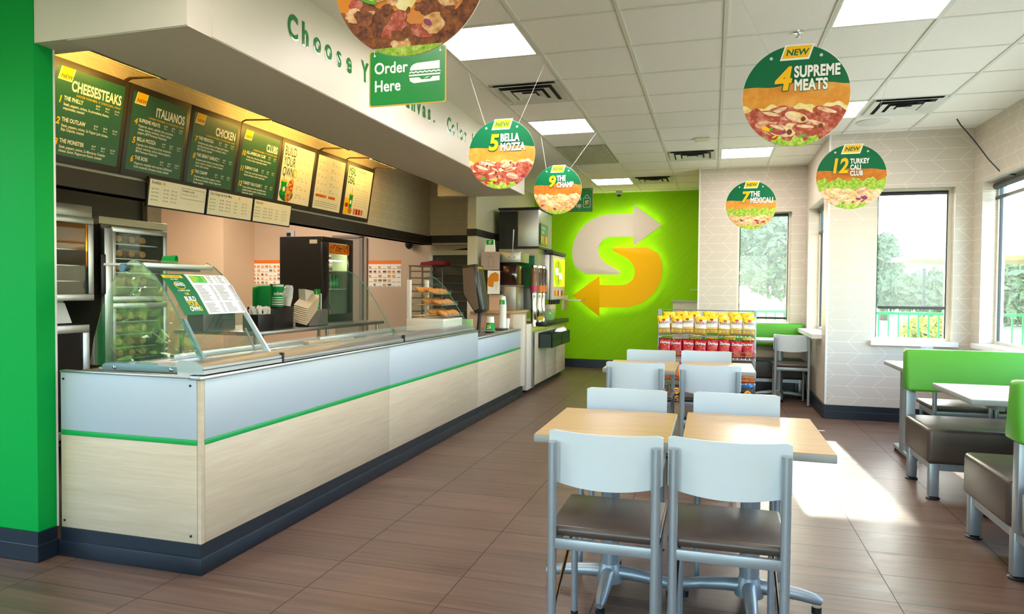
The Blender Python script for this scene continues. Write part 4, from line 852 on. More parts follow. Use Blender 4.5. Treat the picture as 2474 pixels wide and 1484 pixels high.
# ================================================================ dining furniture
SEATB = mat('seat_underside', '1c1a19', .6)
def make_chair():
    t = thing('dining_chair', '', 'chair', (0, 0, 0), 0, 'white-backed dining chairs')
    for s in (-1, 1):
        T('back_leg', GREYMETAL, t, [(s*.183, 0, .006), (s*.183, 0, .45), (s*.183, -.004, .80)], .0162, 14)
        obj('foot_cap', lathe(_new(), [(.017, 0), (.017, .012)], (s*.183, 0, 0), 12), BLACK, t)
        T('front_leg', GREYMETAL, t, [(s*.172, .385, .006), (s*.172, .375, .44)], .0135, 12)
        obj('foot_cap', lathe(_new(), [(.015, 0), (.015, .012)], (s*.172, .385, 0), 12), BLACK, t)
        T('side_brace', CHROME, t, [(s*.18, .005, .17), (s*.172, .36, .38)], .007, 8)
        B('side_rail', GREYMETAL, t, s*.176-.009, s*.176+.009, .01, .385, .41, .452, .003)
    for y in (0, .378): B('cross_rail', GREYMETAL, t, -.172, .172, y-.010, y+.010, .414, .452, .003)
    bm = _new(); W2, y0, y1 = .202, .012, .43; n = 14
    def sw(y): return W2-.012*((y-y0)/(y1-y0))
    box(bm, -.19, .19, .014, .415, .452, .478, .012, 3)
    top = box(_new(), -.203, .203, .010, .425, .458, .49, .014, 3)
    for v in top.verts:
        if v.co.z > .48: v.co.z += .008*max(0, 1-(v.co.x/.2)**2)
    me = bpy.data.meshes.new('x'); top.to_mesh(me); bm.from_mesh(me); bpy.data.meshes.remove(me); top.free()
    obj('seat', bm, BROWNV, t, True, 60)
    bm = _new(); N, rows = 20, [(.635, 0), (.655, 1), (.83, 1)]
    def bow(x): return .004+.034*(x/.205)**2
    front, back = [], []
    hw = .205
    for j, z in enumerate((.632, .70, .76, .832)):
        fr_, bk_ = [], []
        for i in range(N+1):
            x = -hw+2*hw*i/N; e = 0.0
            zz = z
            if j == 0: zz = z+.022*(x/hw)**2+(.008 if i in (0, N) else 0)
            if j == 3: zz = z+.006*(x/hw)**2-(.008 if i in (0, N) else 0)
            y = bow(x)-.012
            fr_.append(bm.verts.new((x, y+.012, zz))); bk_.append(bm.verts.new((x, y, zz)))
        front.append(fr_); back.append(bk_)
    for j in range(3):
        for i in range(N):
            bm.faces.new((front[j][i+1], front[j][i], front[j+1][i], front[j+1][i+1])); bm.faces.new((back[j][i], back[j][i+1], back[j+1][i+1], back[j+1][i]))
    for i in range(N):
        bm.faces.new((front[0][i], front[0][i+1], back[0][i+1], back[0][i])); bm.faces.new((front[3][i+1], front[3][i], back[3][i], back[3][i+1]))
    for j in range(3):
        bm.faces.new((front[j][0], back[j][0], back[j+1][0], front[j+1][0])); bm.faces.new((back[j][N], front[j][N], front[j+1][N], back[j+1][N]))
    for v in bm.verts: v.co.y += .010
    obj('backrest', bm, CHAIRW, t, True, 40); return t
ch = make_chair()
CH = [(-.363, 2.42, 0, 'white-backed dining chair in front of the left wooden table, nearest the viewer'), (.062, 2.44, 0, 'white-backed dining chair in front of the right wooden table, nearest the viewer'),
 (-.42, 3.62, PI, 'white-backed dining chair tucked behind the nearest left table'), (.12, 3.64, PI, 'white-backed dining chair tucked behind the nearest right table'),
 (-.522, 4.90, 0, 'white-backed chair before the left table of the second pair'), (-.010, 4.89, 0, 'white-backed chair before the right table of the second pair'),
 (-.50, 6.04, PI, 'white-backed chair behind the second left table, before the chip rack'), (-.045, 6.10, PI, 'white-backed chair behind the second right table, before the chip rack'),
 (.905, 8.66, 0, 'white-backed chair alone at the nook table by the green bench'), (1.80, 5.86, 0, 'dining chair with brown seat in sun just behind the green bench, left one'), (2.205, 5.86, 0, 'dining chair with brown seat in sun just behind the green bench, right one')]
for k, (x, y, r, lb) in enumerate(CH):
    o = ch if k == 0 else dup(ch); o.location = (x, y, 0); o.rotation_euler = (0, 0, r); o['label'] = lb
EDGE = mat('table_edge_grey', '8f9490', .45)
def table_top(t, x0, x1, y0, y1, z=.75, m=None, th=.032):
    obj('top', box(_new(), x0, x1, y0, y1, z-.002, z+.001, .0), m or TABLEWOOD, t); B('edge_band', EDGE, t, x0-.002, x1+.002, y0-.002, y1+.002, z-th, z-.001, .004)
def cross_base(t, arm=.29, h=.72, r=.041, arms=4, th0=0):
    T('column', GREYMETAL, t, [(0, 0, .06), (0, 0, h)], r, 20); obj('hub', lathe(_new(), [(.06, .04), (.058, .08), (.048, .105), (.042, .12)], seg=20), GREYMETAL, t)
    for k in range(arms):
        a = th0+2*PI*k/arms; c, s = math.cos(a), math.sin(a)
        T('foot', GREYMETAL, t, [(c*d, s*d, z) for d, z in ((.02, .08), (.10, .078), (.2, .068), (arm-.03, .056), (arm, .046))], [.032, .029, .026, .023, .014], 12)
        obj('glide', lathe(_new(), [(.02, 0), (.02, .025)], (c*(arm-.02), s*(arm-.02), 0), 12), BLACK, t)
    B('mount', BLACK, t, -.11, .11, -.11, .11, h, h+.0, 0) if False else B('mount', BLACK, t, -.11, .11, -.11, .11, .706, .717)
def pedestal(x0, x1, y0, y1, label, m=None):
    cx, cy_ = (x0+x1)/2, (y0+y1)/2; t = thing('pedestal_table', label, 'table', (cx, cy_, 0), 0, 'square pedestal tables')
    table_top(t, x0-cx, x1-cx, y0-cy_, y1-cy_, .75, m); cross_base(t); return t
pedestal(-.70, -.157, 2.75, 3.42, 'nearest wooden table, left of the front pair'); pedestal(-.108, .445, 2.74, 3.48, 'nearest wooden table, right of the front pair')
pedestal(-.80, -.262, 5.24, 5.90, 'left wooden table of the second pair, toward the chip rack'); pedestal(-.225, .313, 5.34, 5.98, 'right wooden table of the second pair, in sunlight')
PALE = mat('pale_table_top', 'dcd8cd', .3, var=.02)
pedestal(.50, 1.13, 8.97, 9.42, 'pale table in the nook between the lone chair and the green bench', PALE)
def tleg_table(x0, x1, y0, y1, label):
    t = thing('booth_table', label, 'table', (x0, (y0+y1)/2, 0), 0, 'pale booth tables by the window'); d = (y1-y0)/2
    table_top(t, 0, x1-x0, -d, d, .755, PALE)
    for x in (.10, x1-x0-.12):
        T('column', GREYMETAL, t, [(x, 0, .05), (x, 0, .72)], .045, 18); obj('foot', box(_new(), x-.03, x+.03, -.27, .27, .022, .06, .014, 3), GREYMETAL, t)
        for y in (-.25, .25): obj('glide', lathe(_new(), [(.02, 0), (.02, .024)], (x, y, 0), 12), BLACK, t)
        B('bracket', GREYMETAL, t, x-.03, x+.03, -.25, .25, .70, .722)
    return t
t = thing('booth_table', 'pale booth table between the two green-backed benches', 'table', (1.92, 4.74, 0), 0, 'pale booth tables by the window'); table_top(t, -.53, .52, -.36, .35, .755, PALE); cross_base(t, .34)
for x in (-.36, .36): B('bracket', GREYMETAL, t, x-.02, x+.02, -.28, .28, .685, .72)
tleg_table(1.43, 2.44, 5.98, 6.60, 'pale booth table behind the green bench, under the pier window')
t = thing('napkin_card', 'small clear menu holder standing at the edge of the far booth table', 'menu holder', (1.56, 6.05, .757)); obj('holder', prism(_new(), [(0, 0), (.1, 0), (.09, .17), (.01, .17)], XF(0, 0, 0), .03, .004), sheer('acrylic', 'c8d4dc', .35, .05), t)
def cushion(name, x0, x1, y0, y1, z0, z1, m, t, bev=.03, crown=.0):
    bm = box(_new(), x0, x1, y0, y1, z0, z1, bev, 4); o = obj(name, bm, m, t, True, 60); return o
def sloped_back(t, x0, x1, yb, side, z0=.64, z1=.935):
    # backrest thicker at the bottom, side=-1: sitter looks toward -Y
    pr = [(yb, z0), (yb+side*.155, z0), (yb+side*.085, z1), (yb+.0, z1)]
    if side < 0: pr = pr[::-1]
    bm = prism(_new(), pr, ((x1, 0, 0), (0, 1, 0), (0, 0, 1)), x1-x0)
    es = list(bm.edges); bmesh.ops.bevel(bm, geom=es, offset=.022, segments=3, profile=.5, affect='EDGES', clamp_overlap=True)
    bmesh.ops.recalc_face_normals(bm, faces=bm.faces); return obj('backrest', bm, LIMEV, t, True, 60)
def bench_seat(t, x0, x1, ya, yb, z0=.235, z1=.465):
    cushion('seat', x0, x1, ya, yb, z0, z1, BROWNV, t, .028)
    bm = tube(_new(), [(x0+.02, ya+.012, z1-.012), (x1-.02, ya+.012, z1-.012), (x1-.02, yb-.012, z1-.012), (x0+.02, yb-.012, z1-.012)], .006, 6, closed=True); obj('piping', bm, BROWNV, t)
def bench_legs(t, xs, ys, z=.235):
    for x in xs:
        for y in ys:
            lg = B('leg', GREYMETAL, t, x-.028, x+.028, y-.028, y+.028, .018, z, .003); obj('foot_pad', lathe(_new(), [(.04, 0), (.042, .008), (.02, .02)], (x, y, 0), 16), BLACK, t)
    for y in ys: B('frame_rail', GREYMETAL, t, min(xs), max(xs), y-.02, y+.02, z-.045, z)
    for x in xs: B('frame_rail', GREYMETAL, t, x-.02, x+.02, min(ys), max(ys), z-.045, z)
t = thing('booth_bench', 'green-backed bench with brown seat facing the viewer, before the pier wall', 'bench', (0, 0, 0), 0, 'green-backed benches')
bench_seat(t, 1.355, 2.45, 5.03, 5.60); sloped_back(t, 1.345, 2.45, 5.66, -1); bench_legs(t, (1.40, 2.40), (5.07, 5.57))
for x in (1.39, 2.4): B('back_post', GREYMETAL, t, x-.03, x+.03, 5.585, 5.645, .235, .66, .003)
t = thing('double_bench', 'back-to-back bench with a green backrest at the right edge, seats both sides', 'bench', (0, 0, 0), 0, 'green-backed benches')
bench_seat(t, 1.355, 2.45, 3.77, 4.38); bench_seat(t, 1.355, 2.45, 3.05, 3.63); bench_legs(t, (1.40, 2.40), (3.10, 3.76, 4.33))
pr = [(3.61, .66), (3.80, .66), (3.755, .945), (3.655, .945)]
bm = prism(_new(), pr, ((2.45, 0, 0), (0, 1, 0), (0, 0, 1)), 1.11); bmesh.ops.bevel(bm, geom=list(bm.edges), offset=.022, segments=3, profile=.5, affect='EDGES', clamp_overlap=True); obj('backrest', bm, LIMEV, t, True, 60)
for x in (1.39, 2.4): B('back_post', GREYMETAL, t, x-.03, x+.03, 3.67, 3.735, .235, .68, .003)
t = thing('booth_bench', 'green-backed bench along the far wall of the nook', 'bench', (0, 0, 0), 0, 'green-backed benches')
cushion('seat', -.1, 1.14, 9.30, 9.72, .23, .47, mat('dark_vinyl', '2e2a28', .4), t); obj('backrest', box(_new(), -.12, 1.15, 9.62, 9.755, .62, .93, .04, 4), LIMEV, t, True, 60)
bench_legs(t, (-.05, 1.08), (9.34, 9.68)); B('wall_board', mat('bench_board', 'a89a86', .5), t, -.1, 1.14, 9.72, 9.76, .47, .62)
t = thing('napkin_card', 'thin white wall bracket on the green wall edge', 'bracket', (-.22, 11.6, 1.36)); B('bar', WHITE, t, -.14, .02, -.01, .01, -.008, .008); t.name = 'wall_bracket'
bm = _new(); box(bm, -.62, -.2, 11.5, 11.78, 0, 1.16); t = thing('low_cabinet', 'white cabinet against the green wall behind the chip rack', 'cabinet', (0, 0, 0)); obj('body', bm, mat('pale_cabinet', 'd6d6c8', .5), t); B('top', WHITE, t, -.64, -.195, 11.48, 11.78, 1.16, 1.18, .003)

# ================================================================ chip rack
RX0, RX1, RY = -.53, .41, 7.2
WIRE = mat('rack_wire', '8c9296', .35, .7); t = rack = thing('snack_rack', 'grey wire snack rack with four rows of chip bags', 'rack', (0, 0, 0))
for x in (RX0, RX1): B('upright', WIRE, t, x-.018, x+.018, RY+.16, RY+.20, 0.03, 1.15, .004); obj('foot', box(_new(), x-.02, x+.02, RY-.15, RY+.25, 0, .035, .006), WIRE, t)
T('top_bar', WIRE, t, [(RX0, RY+.18, 1.145), (RX1, RY+.18, 1.145)], .006, 8)
ROWS = [(.885, .0), (.665, -.03), (.43, -.07), (.21, -.10)]
for z, dy in ROWS:
    bm = _new(); y0, y1 = RY+dy-.06, RY+.17
    for k in range(25): x = RX0+.01+(RX1-RX0-.02)*k/24; tube(bm, [(x, y1, z), (x, y0, z), (x, y0, z+.075)], .0018, 4)
    for zz in (0, .038, .075): tube(bm, [(RX0, y0, z+zz), (RX1, y0, z+zz)], .0026, 5)
    for yy in (RY+dy+.02, RY+dy+.1): tube(bm, [(RX0, yy, z), (RX1, yy, z)], .0022, 4)
    for x in (RX0, RX1): tube(bm, [(x, y0, z+.075), (x, y1, z+.11)], .003, 5); tube(bm, [(x, y0, z), (x, y1, z)], .003, 5)
    obj('basket', bm, WIRE, t)
def bagpt(u, v, w, h, th, side): 
    e = (math.sin(PI*min(1, max(0, u)))**.5)*(math.sin(PI*min(1, max(0, v)))**.45) if 0 < u < 1 and 0 < v < 1 else 0
    pin = 1-.05*math.sin(PI*v)
    return ((u-.5)*w*pin, side*th/2*e, v*h)
def make_bag(name, w, h, th, cols, art, label):
    t = thing('chip_bag', label, 'chip bag'); nx, nz = 10, 14
    for side in (-1, 1):
        pass
    bm = _new(); g = {}
    for side in (-1, 1):
        for i in range(nx+1):
            for j in range(nz+1):
                if side == 1 and (i in (0, nx) or j in (0, nz)): g[1, i, j] = g[-1, i, j]; continue
                p = bagpt(i/nx, j/nz, w, h, th, side); k = .0035*math.sin(i*2.1+j*1.3+side)*(0 < i < nx and 0 < j < nz)
                zz = p[2]+(.004*(-1)**i if j == nz else 0); g[side, i, j] = bm.verts.new((p[0], p[1]+k, zz))
    ms = []
    for side in (-1, 1):
        for i in range(nx):
            for j in range(nz):
                q = [g[side, i, j], g[side, i+1, j], g[side, i+1, j+1], g[side, i, j+1]]
                try: f = bm.faces.new(q if side < 0 else q[::-1])
                except ValueError: continue
                f.material_index = cols((i+.5)/nx, (j+.5)/nz)[1]
    me = bpy.data.meshes.new('bag_body'); bmesh.ops.recalc_face_normals(bm, faces=bm.faces); bm.to_mesh(me); bm.free()
    for m in cols(0, 0)[0]: me.materials.append(m)
    me.polygons.foreach_set('use_smooth', [True]*len(me.polygons)); o = bpy.data.objects.new('bag_body', me); COL.objects.link(o); o.parent = t
    if art: art.build('print', t, warp=lambda x, y, L: (x, bagpt(x/w+.5, y/h, w, h, th, -1)[1]-.006-.0005*L, y))
    return t
YB = mat('yellow_foil', 'e8c414', .3, .15, bump=.15, ns=30, var=.12); WB = mat('white_foil', 'e4e2da', .3, bump=.12, ns=30); CHP = mat('chips_print', 'd9a83a', .4, ns=60, var=.35); RB = mat('red_foil', 'b3141f', .28, .1, bump=.2, ns=26, var=.2); DRB = mat('dark_red_foil', '6a0f18', .3, .1, bump=.2, ns=26)
OB = mat('orange_foil', 'e06a1c', .3, .1, bump=.2, ns=26, var=.15); KB = mat('charcoal_foil', '2c2624', .3, .1, bump=.2, ns=26, var=.2); BB = mat('blue_foil', '1f86d6', .25, .2, bump=.2, ns=26); GB = mat('lime_foil', 'a8b82a', .3, .1, bump=.2, ns=26)
def cy_(u, v): return ((YB, WB, CHP), 0 if v > .72+.12*(u-.5)*(2) else (1 if v > .36 else (2 if .15 < u else 0)))
a = Art(); a.text('BAKED', 0, .105, .036, STEAK, 2, .012, 0, .92, 'CENTER'); a.ell(0, .143, .018, .011, RED, 2, 18); a.ell(0, .143, .02, .013, YEL, 1, 18); a.text('chips', 0, .088, .013, GREYINK, 2, .0, 0, 1, 'CENTER')
byel = make_bag('chip_bag', .125, .19, .055, cy_, a, '')
def crd(u, v): return ((RB, DRB, OB), 1 if v > .9 else (2 if v < .32 and .25 < u < .8 else 0))
a = Art(); a.text('Doritos', 0, .122, .036, BLACK, 2, .045, .12, .84, 'CENTER'); a.text('Doritos', 0, .122, .036, WHT, 3, .014, .12, .84, 'CENTER'); a.poly([(-.012, .112), (.0, .10), (.02, .116), (.0, .106)], YEL, 3)
a.poly([(-.03, .05), (.0, .075), (.03, .045), (.0, .03)], OB, 2)
bred = make_bag('chip_bag', .13, .18, .055, crd, a, '')
def cor(u, v): return ((OB, RED, YB), 1 if v > .85 else 0)
a = Art(); a.text('Cheetos', 0, .105, .033, RED, 2, .03, .15, .85, 'CENTER'); a.text('Cheetos', 0, .105, .033, YEL, 3, .006, .15, .85, 'CENTER'); a.blobs(10, -.045, .045, .02, .075, .006, .013, [SAUCE, YEL], 2)
borg = make_bag('chip_bag', .13, .18, .055, cor, a, '')
def ckb(u, v): return ((KB, OB, YB), 1 if v < .2 and u > .5 else 0)
a = Art(); a.ell(0, .115, .03, .032, YEL, 1, 24); a.ell(0, .115, .026, .016, RED, 2, 24); a.text("Lay's", 0, .108, .022, WHT, 3, .012, .1, .8, 'CENTER'); a.blobs(5, -.03, .04, .02, .06, .012, .02, [CHP, CHICK], 2)
bblk = make_bag('chip_bag', .13, .18, .055, ckb, a, '')
def cbl(u, v): return ((BB,), 0)
bblu = make_bag('chip_bag', .13, .18, .06, cbl, None, '')
def cgn(u, v): return ((GB, YB), 1 if v > .85 else 0)
bgrn = make_bag('chip_bag', .125, .185, .05, cgn, None, '')
def row(proto, n, z, y, fmt, group, dx0=.0, jit=.5, first=True, xs=None):
    rd = random.Random(n+int(z*100)+int(y*100))
    for k in range(n):
        o = proto if (first and k == 0) else dup(proto)
        x = RX0+.065+dx0+(RX1-RX0-.13-dx0)*k/max(1, n-1) if xs is None else xs[k]
        o.location = (x, y+rd.uniform(-.006, .006), z+rd.uniform(0, .012)); o.rotation_euler = (rd.uniform(-.2, -.1), rd.uniform(-.09, .09)*jit*2, rd.uniform(-.14, .14))
        o['label'] = fmt % (ORD[k] if k < n-1 else 'rightmost'); o['group'] = group
row(byel, 8, .90, RY-.015, '%s yellow and white BAKED chip bag, front row of the top basket', 'yellow chip bags on the rack')
row(byel, 7, .935, RY+.075, '%s yellow chip bag peeking over the back row of the top basket', 'yellow chip bags on the rack', .04, first=False)
row(bred, 8, .675, RY-.05, '%s red chip bag in the front row of the second basket', 'red chip bags on the rack')
row(bgrn, 4, .70, RY+.06, '%s lime green bag behind the red bags of the second basket', 'lime bags on the rack', .3)
row(borg, 8, .44, RY-.09, '%s orange chip bag in the third basket of the rack', 'orange chip bags on the rack')
row(bblk, 7, .22, RY-.125, '%s dark chip bag with yellow badge in the lowest basket', 'dark chip bags on the rack')
row(bblu, 2, .26, RY-.03, '%s blue chip bag behind the dark ones in the lowest basket', 'blue chip bags on the rack', xs=[.0, .33])
# ================================================================ hanging signs
CORD = mat('hanging_cord', 'd8d6c6', .6)
def cords(t, p0, p1, q0, q1):
    for k, (p, q) in enumerate(((p0, q0), (p1, q1))): T('cord', CORD, t, [p, q], .0016, 5)
def wav(b, amp, f, ph=0.0): return lambda x: b+amp*math.sin(f*x+ph)+amp*.5*math.sin(2.3*f*x+ph*2)
def disc(x, y, z, R, num, title, kind, label, cordx=None, top=True):
    t = thing('hanging_disc_sign', label, 'hanging sign', (x, y, z), 0, 'round hanging sandwich signs')
    obj('disc', lathe(_new(), [(R-.001, -.002), (R, 0), (R-.001, .002)], seg=96, ax='y'), WHT, t)
    a = Art(); Q = R*.995; a.step = 3.0
    one = lambda v: (lambda q: v)
    if num:
        a.band(Q, one(R), wav(.14*R, .02*R, 9/R), DKGREEN, 1)
        bt = wav(.22*R, .03*R, 4/R, 1); a.band(Q, bt, one(-.25*R), CRUST if kind in ('cali', 'champ') else BREAD, 2)
        fill = {'ital': [HAM, MEAT, TURK], 'mozza': [MEAT, HAM, TURK], 'champ': [CHICK, TURK, CHEESE], 'cali': [TURK, TURK, HAM], 'mex': [CHICK, TURK, TURK]}[kind]
        base = {'ital': MEAT, 'mozza': MEAT, 'champ': CHICK, 'cali': TURK, 'mex': CHICK}[kind]
        lo = -.2*R if kind in ('ital', 'mozza', 'champ') else -.36*R
        if kind in ('cali', 'mex'): a.band(Q, wav(-.08*R if kind == 'cali' else -.14*R, .05*R, 14/R), one(-.5*R), LETT, 3)
        else: a.band(Q, wav(-.2*R, .04*R, 11/R), one(-.5*R), CHEESE, 3)
        a.band(Q, wav(lo-.08*R, .05*R, 9/R, 2), one(-R), base, 4)
        rd = random.Random(num); random.seed(num)
        for k in range(24):
            px, py, r = rd.uniform(-.85, .85)*R, rd.uniform(-.72*R, lo-.06*R), rd.uniform(.13, .27)*R
            if math.hypot(px, py)+r*.9 > R*.98: continue
            an = rd.uniform(-.5, .5); m1 = rd.choice(fill); L = 5+1.3*k
            a.ell(px, py-.02*R, r*1.04, r*.46, MEAT if kind in ('ital', 'mozza') else CHICK, L, 22, an, .05); a.ell(px, py, r, r*.42, m1, L+.4, 32, an, .03); a.ell(px+.02*R, py+.03*R, r*.78, r*.16, TURK if m1 is not TURK else CHEESE, L+.8, 18, an, .06)
            if kind in ('ital', 'mozza') and k % 3 == 0: a.ell(px+r*.55*math.cos(an), py+r*.55*math.sin(an), r*.2, r*.22, STEAK, L+1.1, 16, an)
        a.blobs(9, -.7*R, .7*R, -.9*R, -.6*R, .05*R, .10*R, [ONION, TOM, PEPR, YEL], 38, R, (.3, .6))
        a.band(Q, wav(-.84*R, .05*R, 20/R, 1), one(-R), LETT, 44)
        # NEW tag
        a.poly([(-.30*R, .70*R), (.24*R, .70*R), (.34*R, 1.0*R), (-.20*R, 1.0*R)], WHT, 3); a.poly([(-.26*R, .74*R), (.22*R, .74*R), (.30*R, .975*R), (-.18*R, .975*R)], YEL, 4)
        a.text('NEW', -.19*R, .795*R, .165*R, DKGREEN, 5, .03, .2, 1.06)
        s = str(num); sz = .62*R; xs = .95 if len(s) == 1 else .80; x0 = -.10*R
        a.text(s, x0, .13*R, sz, DKGREEN, 46, .06, .16, xs, 'RIGHT'); a.text(s, x0, .13*R, sz, YEL, 53, .035, .16, xs, 'RIGHT')
        n = len(title); sz = (.30 if n < 3 else .21)*R; yy = .36*R if n < 3 else .40*R
        for k, s in enumerate(title):
            a.text(s, -.03*R, yy-k*sz*.88, sz, DKGREEN, 46, .07, 0, .66, 'LEFT', 1.05); a.text(s, -.03*R, yy-k*sz*.88, sz, WHT, 53, .04, 0, .66, 'LEFT', 1.05)
    else:
        a.ell(0, 0, Q, Q, STEAK, 1, 128); random.seed(21)
        a.band(Q, wav(-.1*R, .05*R, 9/R), wav(-.35*R, .1*R, 8/R), SAUCE, 2)
        a.blobs(60, -.85*R, .85*R, -.9*R, .3*R, .08*R, .2*R, [STEAK, STEAK, MEAT, SAUCE, CHICK], 3, R, (.5, .9))
        a.ell(-.04*R, -.05*R, .24*R, .38*R, CHEESE, 20, 36, 0, .08); a.ell(.18*R, .2*R, .3*R, .2*R, CHEESE, 20.5, 36, 0, .08)
        a.blobs(16, -.7*R, .8*R, -.75*R, -.2*R, .06*R, .12*R, [STEAK, STEAK, CHICK, SAUCE], 22, R, (.5, .9))
        a.ell(-.56*R, -.48*R+.22*R, .16*R, .045*R, PEPR, 32, 20, -.45); a.ell(.5*R, -.24*R, .17*R, .05*R, PEPR, 32, 20, .5); a.ell(-.56*R, -.25*R, .13*R, .015*R, LETT, 33, 16, -.45); a.ell(.52*R, -.225*R, .13*R, .015*R, LETT, 33, 16, .5)
        a.ell(.25*R, -.62*R, .06*R, .035*R, ONION, 32, 14, -.6); a.ell(-.25*R, .15*R, .12*R, .03*R, TURK, 32, 14)
        a.band(Q, one(-.88*R), one(-R), LETT, 34)
    a.build('printed_face', t, XF(0, -.0024, 0), dl=.00007)
    for s in (-1, 1):
        obj('eyelet', lathe(_new(), [(.008, -.003), (.008, .003)], (s*.46*R, 0, .76*R), 10, 'y'), CORD, t)
        qx = (cordx[0] if s < 0 else cordx[1])-x if cordx else s*.62*R
        T('cord', CORD, t, [(s*.46*R, 0.0, .76*R), (qx, .06, ZC-z-.006)], .0011, 5)
    return t
disc(-1.50, 4.85, 2.336, .255, 5, ['BELLA', 'MOZZA'], 'mozza', 'round hanging sign reading 5 BELLA MOZZA', (-1.79, -1.19)); disc(.384, 3.75, 2.332, .254, 4, ['SUPREME', 'MEATS'], 'ital', 'largest fully visible round sign reading 4 SUPREME MEATS', (.06, .67))
disc(1.035, 6.0, 2.257, .256, 12, ['TURKEY', 'CALI', 'CLUB'], 'cali', 'round hanging sign reading 12 TURKEY CALI CLUB before the pier wall', (.67, 1.29)); disc(-1.59, 7.15, 2.40, .258, 9, ['THE', 'CHAMP'], 'champ', 'round hanging sign reading 9 THE CHAMP before the green wall', (-1.79, -1.19))
disc(.377, 7.8, 2.262, .257, 7, ['THE', 'MEXICALI'], 'mex', 'smallest round hanging sign reading 7 THE MEXICALI', (.06, .67)); disc(-.925, 2.0, 2.335, .26, 0, [], '', 'round cheesesteak sign cut off by the top edge of the picture')
def card(name, x, y, z, w, h, label, rot=0.0):
    t = thing(name, label, 'hanging sign', (x, y, z)); r = .012
    pts = []
    for cx, cz, a0 in ((w/2-r, h/2-r, 0), (-w/2+r, h/2-r, PI/2), (-w/2+r, -h/2+r, PI), (w/2-r, -h/2+r, 1.5*PI)):
        for k in range(5): pts.append((cx+r*math.cos(a0+k*PI/8), cz+r*math.sin(a0+k*PI/8)))
    obj('board', prism(_new(), pts, XF(0, -.0015, 0), .004), mat('gold_border', 'c7a53a', .4), t)
    a = Art(); k = (w-.012)/w; k2 = (h-.012)/h; a.poly([(px*k, pz*k2) for px, pz in pts], mat('sign_green', '008433', .35), 1)
    for s in (-1, 1):
        a.ell(s*(w/2-.03), h/2-.025, .005, .005, WHT, 2, 12); T('cord', CORD, t, [(s*(w/2-.03), -.004, h/2-.025), (s*(w/2+.0), .0, ZC-z-.006)], .0015, 5)
    return t, a
t, a = card('order_sign', -1.395, 3.0, 2.3455, .395, .266, 'green hanging sign reading Order Here with a sandwich picture')
a.text('Order', -.17, .022, .074, WHT, 2, .02, 0, .88, 'LEFT', 1.02); a.text('Here', -.17, -.062, .074, WHT, 2, .02, 0, .88, 'LEFT', 1.02)
P = [(.015, .003), (.017, .014), (.023, .024), (.033, .031), (.05, .036), (.165, .040), (.165, .003)]; a.poly([(x, z+.022) for x, z in P], WHT, 2)
for q in range(14): x = .012+.0112*q; a.poly([(x, .010+.005*(q % 2)), (x+.0112, .010+.005*((q+1) % 2)), (x+.0112, .016+.005*((q+1) % 2)), (x, .016+.005*(q % 2))], WHT, 2)
a.rect(.010, -.002, .168, .005, WHT, 2); a.poly([(.012, -.009), (.165, -.009), (.165, -.03), (.035, -.035), (.016, -.025)], WHT, 2); a.poly([(.06, -.009), (.10, -.009), (.085, -.018), (.12, -.009), (.13, -.009), (.118, -.02), (.075, -.02)], MATS['sign_green'], 3)
a.build('printed_face', t, XF(0, -.0016, 0))
t, a = card('pickup_sign', -1.875, 9.5, 2.59, .53, .335, 'green hanging sign reading Orders Pick up with a bag picture, behind the champ disc')
a.text('Orders', .105, .0, .085, WHT, 2, .015, 0, .9, 'RIGHT'); a.text('Pick up', .105, -.095, .085, WHT, 2, .015, 0, .9, 'RIGHT')
for q in ((.13, -.10, .135, .03), (.225, -.10, .23, .03), (.13, -.10, .23, -.095), (.13, .025, .23, .03)): a.rect(*q, WHT, 2)
for k in range(8):
    a0, a1 = PI*k/8, PI*(k+1)/8; f = lambda r, an: (.18+r*math.cos(an), .03+r*1.5*math.sin(an)); a.poly([f(.028, a0), f(.023, a0), f(.023, a1), f(.028, a1)][::-1], WHT, 2)
logo_S(a, .18, -.035, .034, 2, WHT, YEL); a.build('printed_face', t, XF(0, -.0016, 0))
# soffit lettering
LG = mat('glossy_green_letters', '0a8a3c', .12, .25, coat=.6)
st = thing('soffit_lettering', 'green lettering Choose Your Canvas. Color along the soffit over the counter', 'lettering', (0, 0, 0))
for s, ya, yb in (('Choose', 3.30, 4.035), ('Your', 4.125, 4.60), ('Canvas.', 4.70, 5.43), ('Color', 5.665, 6.18), ('it', 6.30, 6.44), ('fresh.', 6.56, 7.2)):
    n = len(s)
    for k, c in enumerate(s):
        a = Art(); a.text(c, ya+(yb-ya)*(k+.5)/n-.0, 2.73, .18, LG, 2, .036, 0, .78, 'CENTER')
        a.build('letter', st, YF(-2.2545, 0, 0), dl=.0008)

# ================================================================ backlit arrow sign
t = thing('backlit_arrow_sign', 'big backlit S logo of a white and a yellow arrow on the lime wall', 'sign', (-1.566, 11.66, 1.834))
def arc(cx, cz, rx, rz, a0, a1, n): return [(cx+rx*math.cos(a0+(a1-a0)*k/n), cz+rz*math.sin(a0+(a1-a0)*k/n)) for k in range(n+1)]
def arrow(sg):
    x0, z0 = -1.566, 1.834
    P = [(-.823, 2.423), (-1.285, 2.775), (-1.287, 2.618), (-1.66, 2.618)] + arc(-1.66, 1.99, .665, .63, PI/2+.12, PI+.45, 16) + [(-2.16, 1.66), (-2.075, 1.609), (-1.54, 1.605)] + arc(-1.535, 1.64, .034, .034, -PI/2, .9, 5) + [(-1.76, 1.80)] + arc(-1.655, 2.02, .225, .223, PI+.65, PI/2, 10) + [(-1.285, 2.243), (-1.285, 2.085)]
    return [(sg*(x-x0), sg*(z-z0)) for x, z in P]
GLOW = emis('halo_led', 'f4ff9a', 9.0)
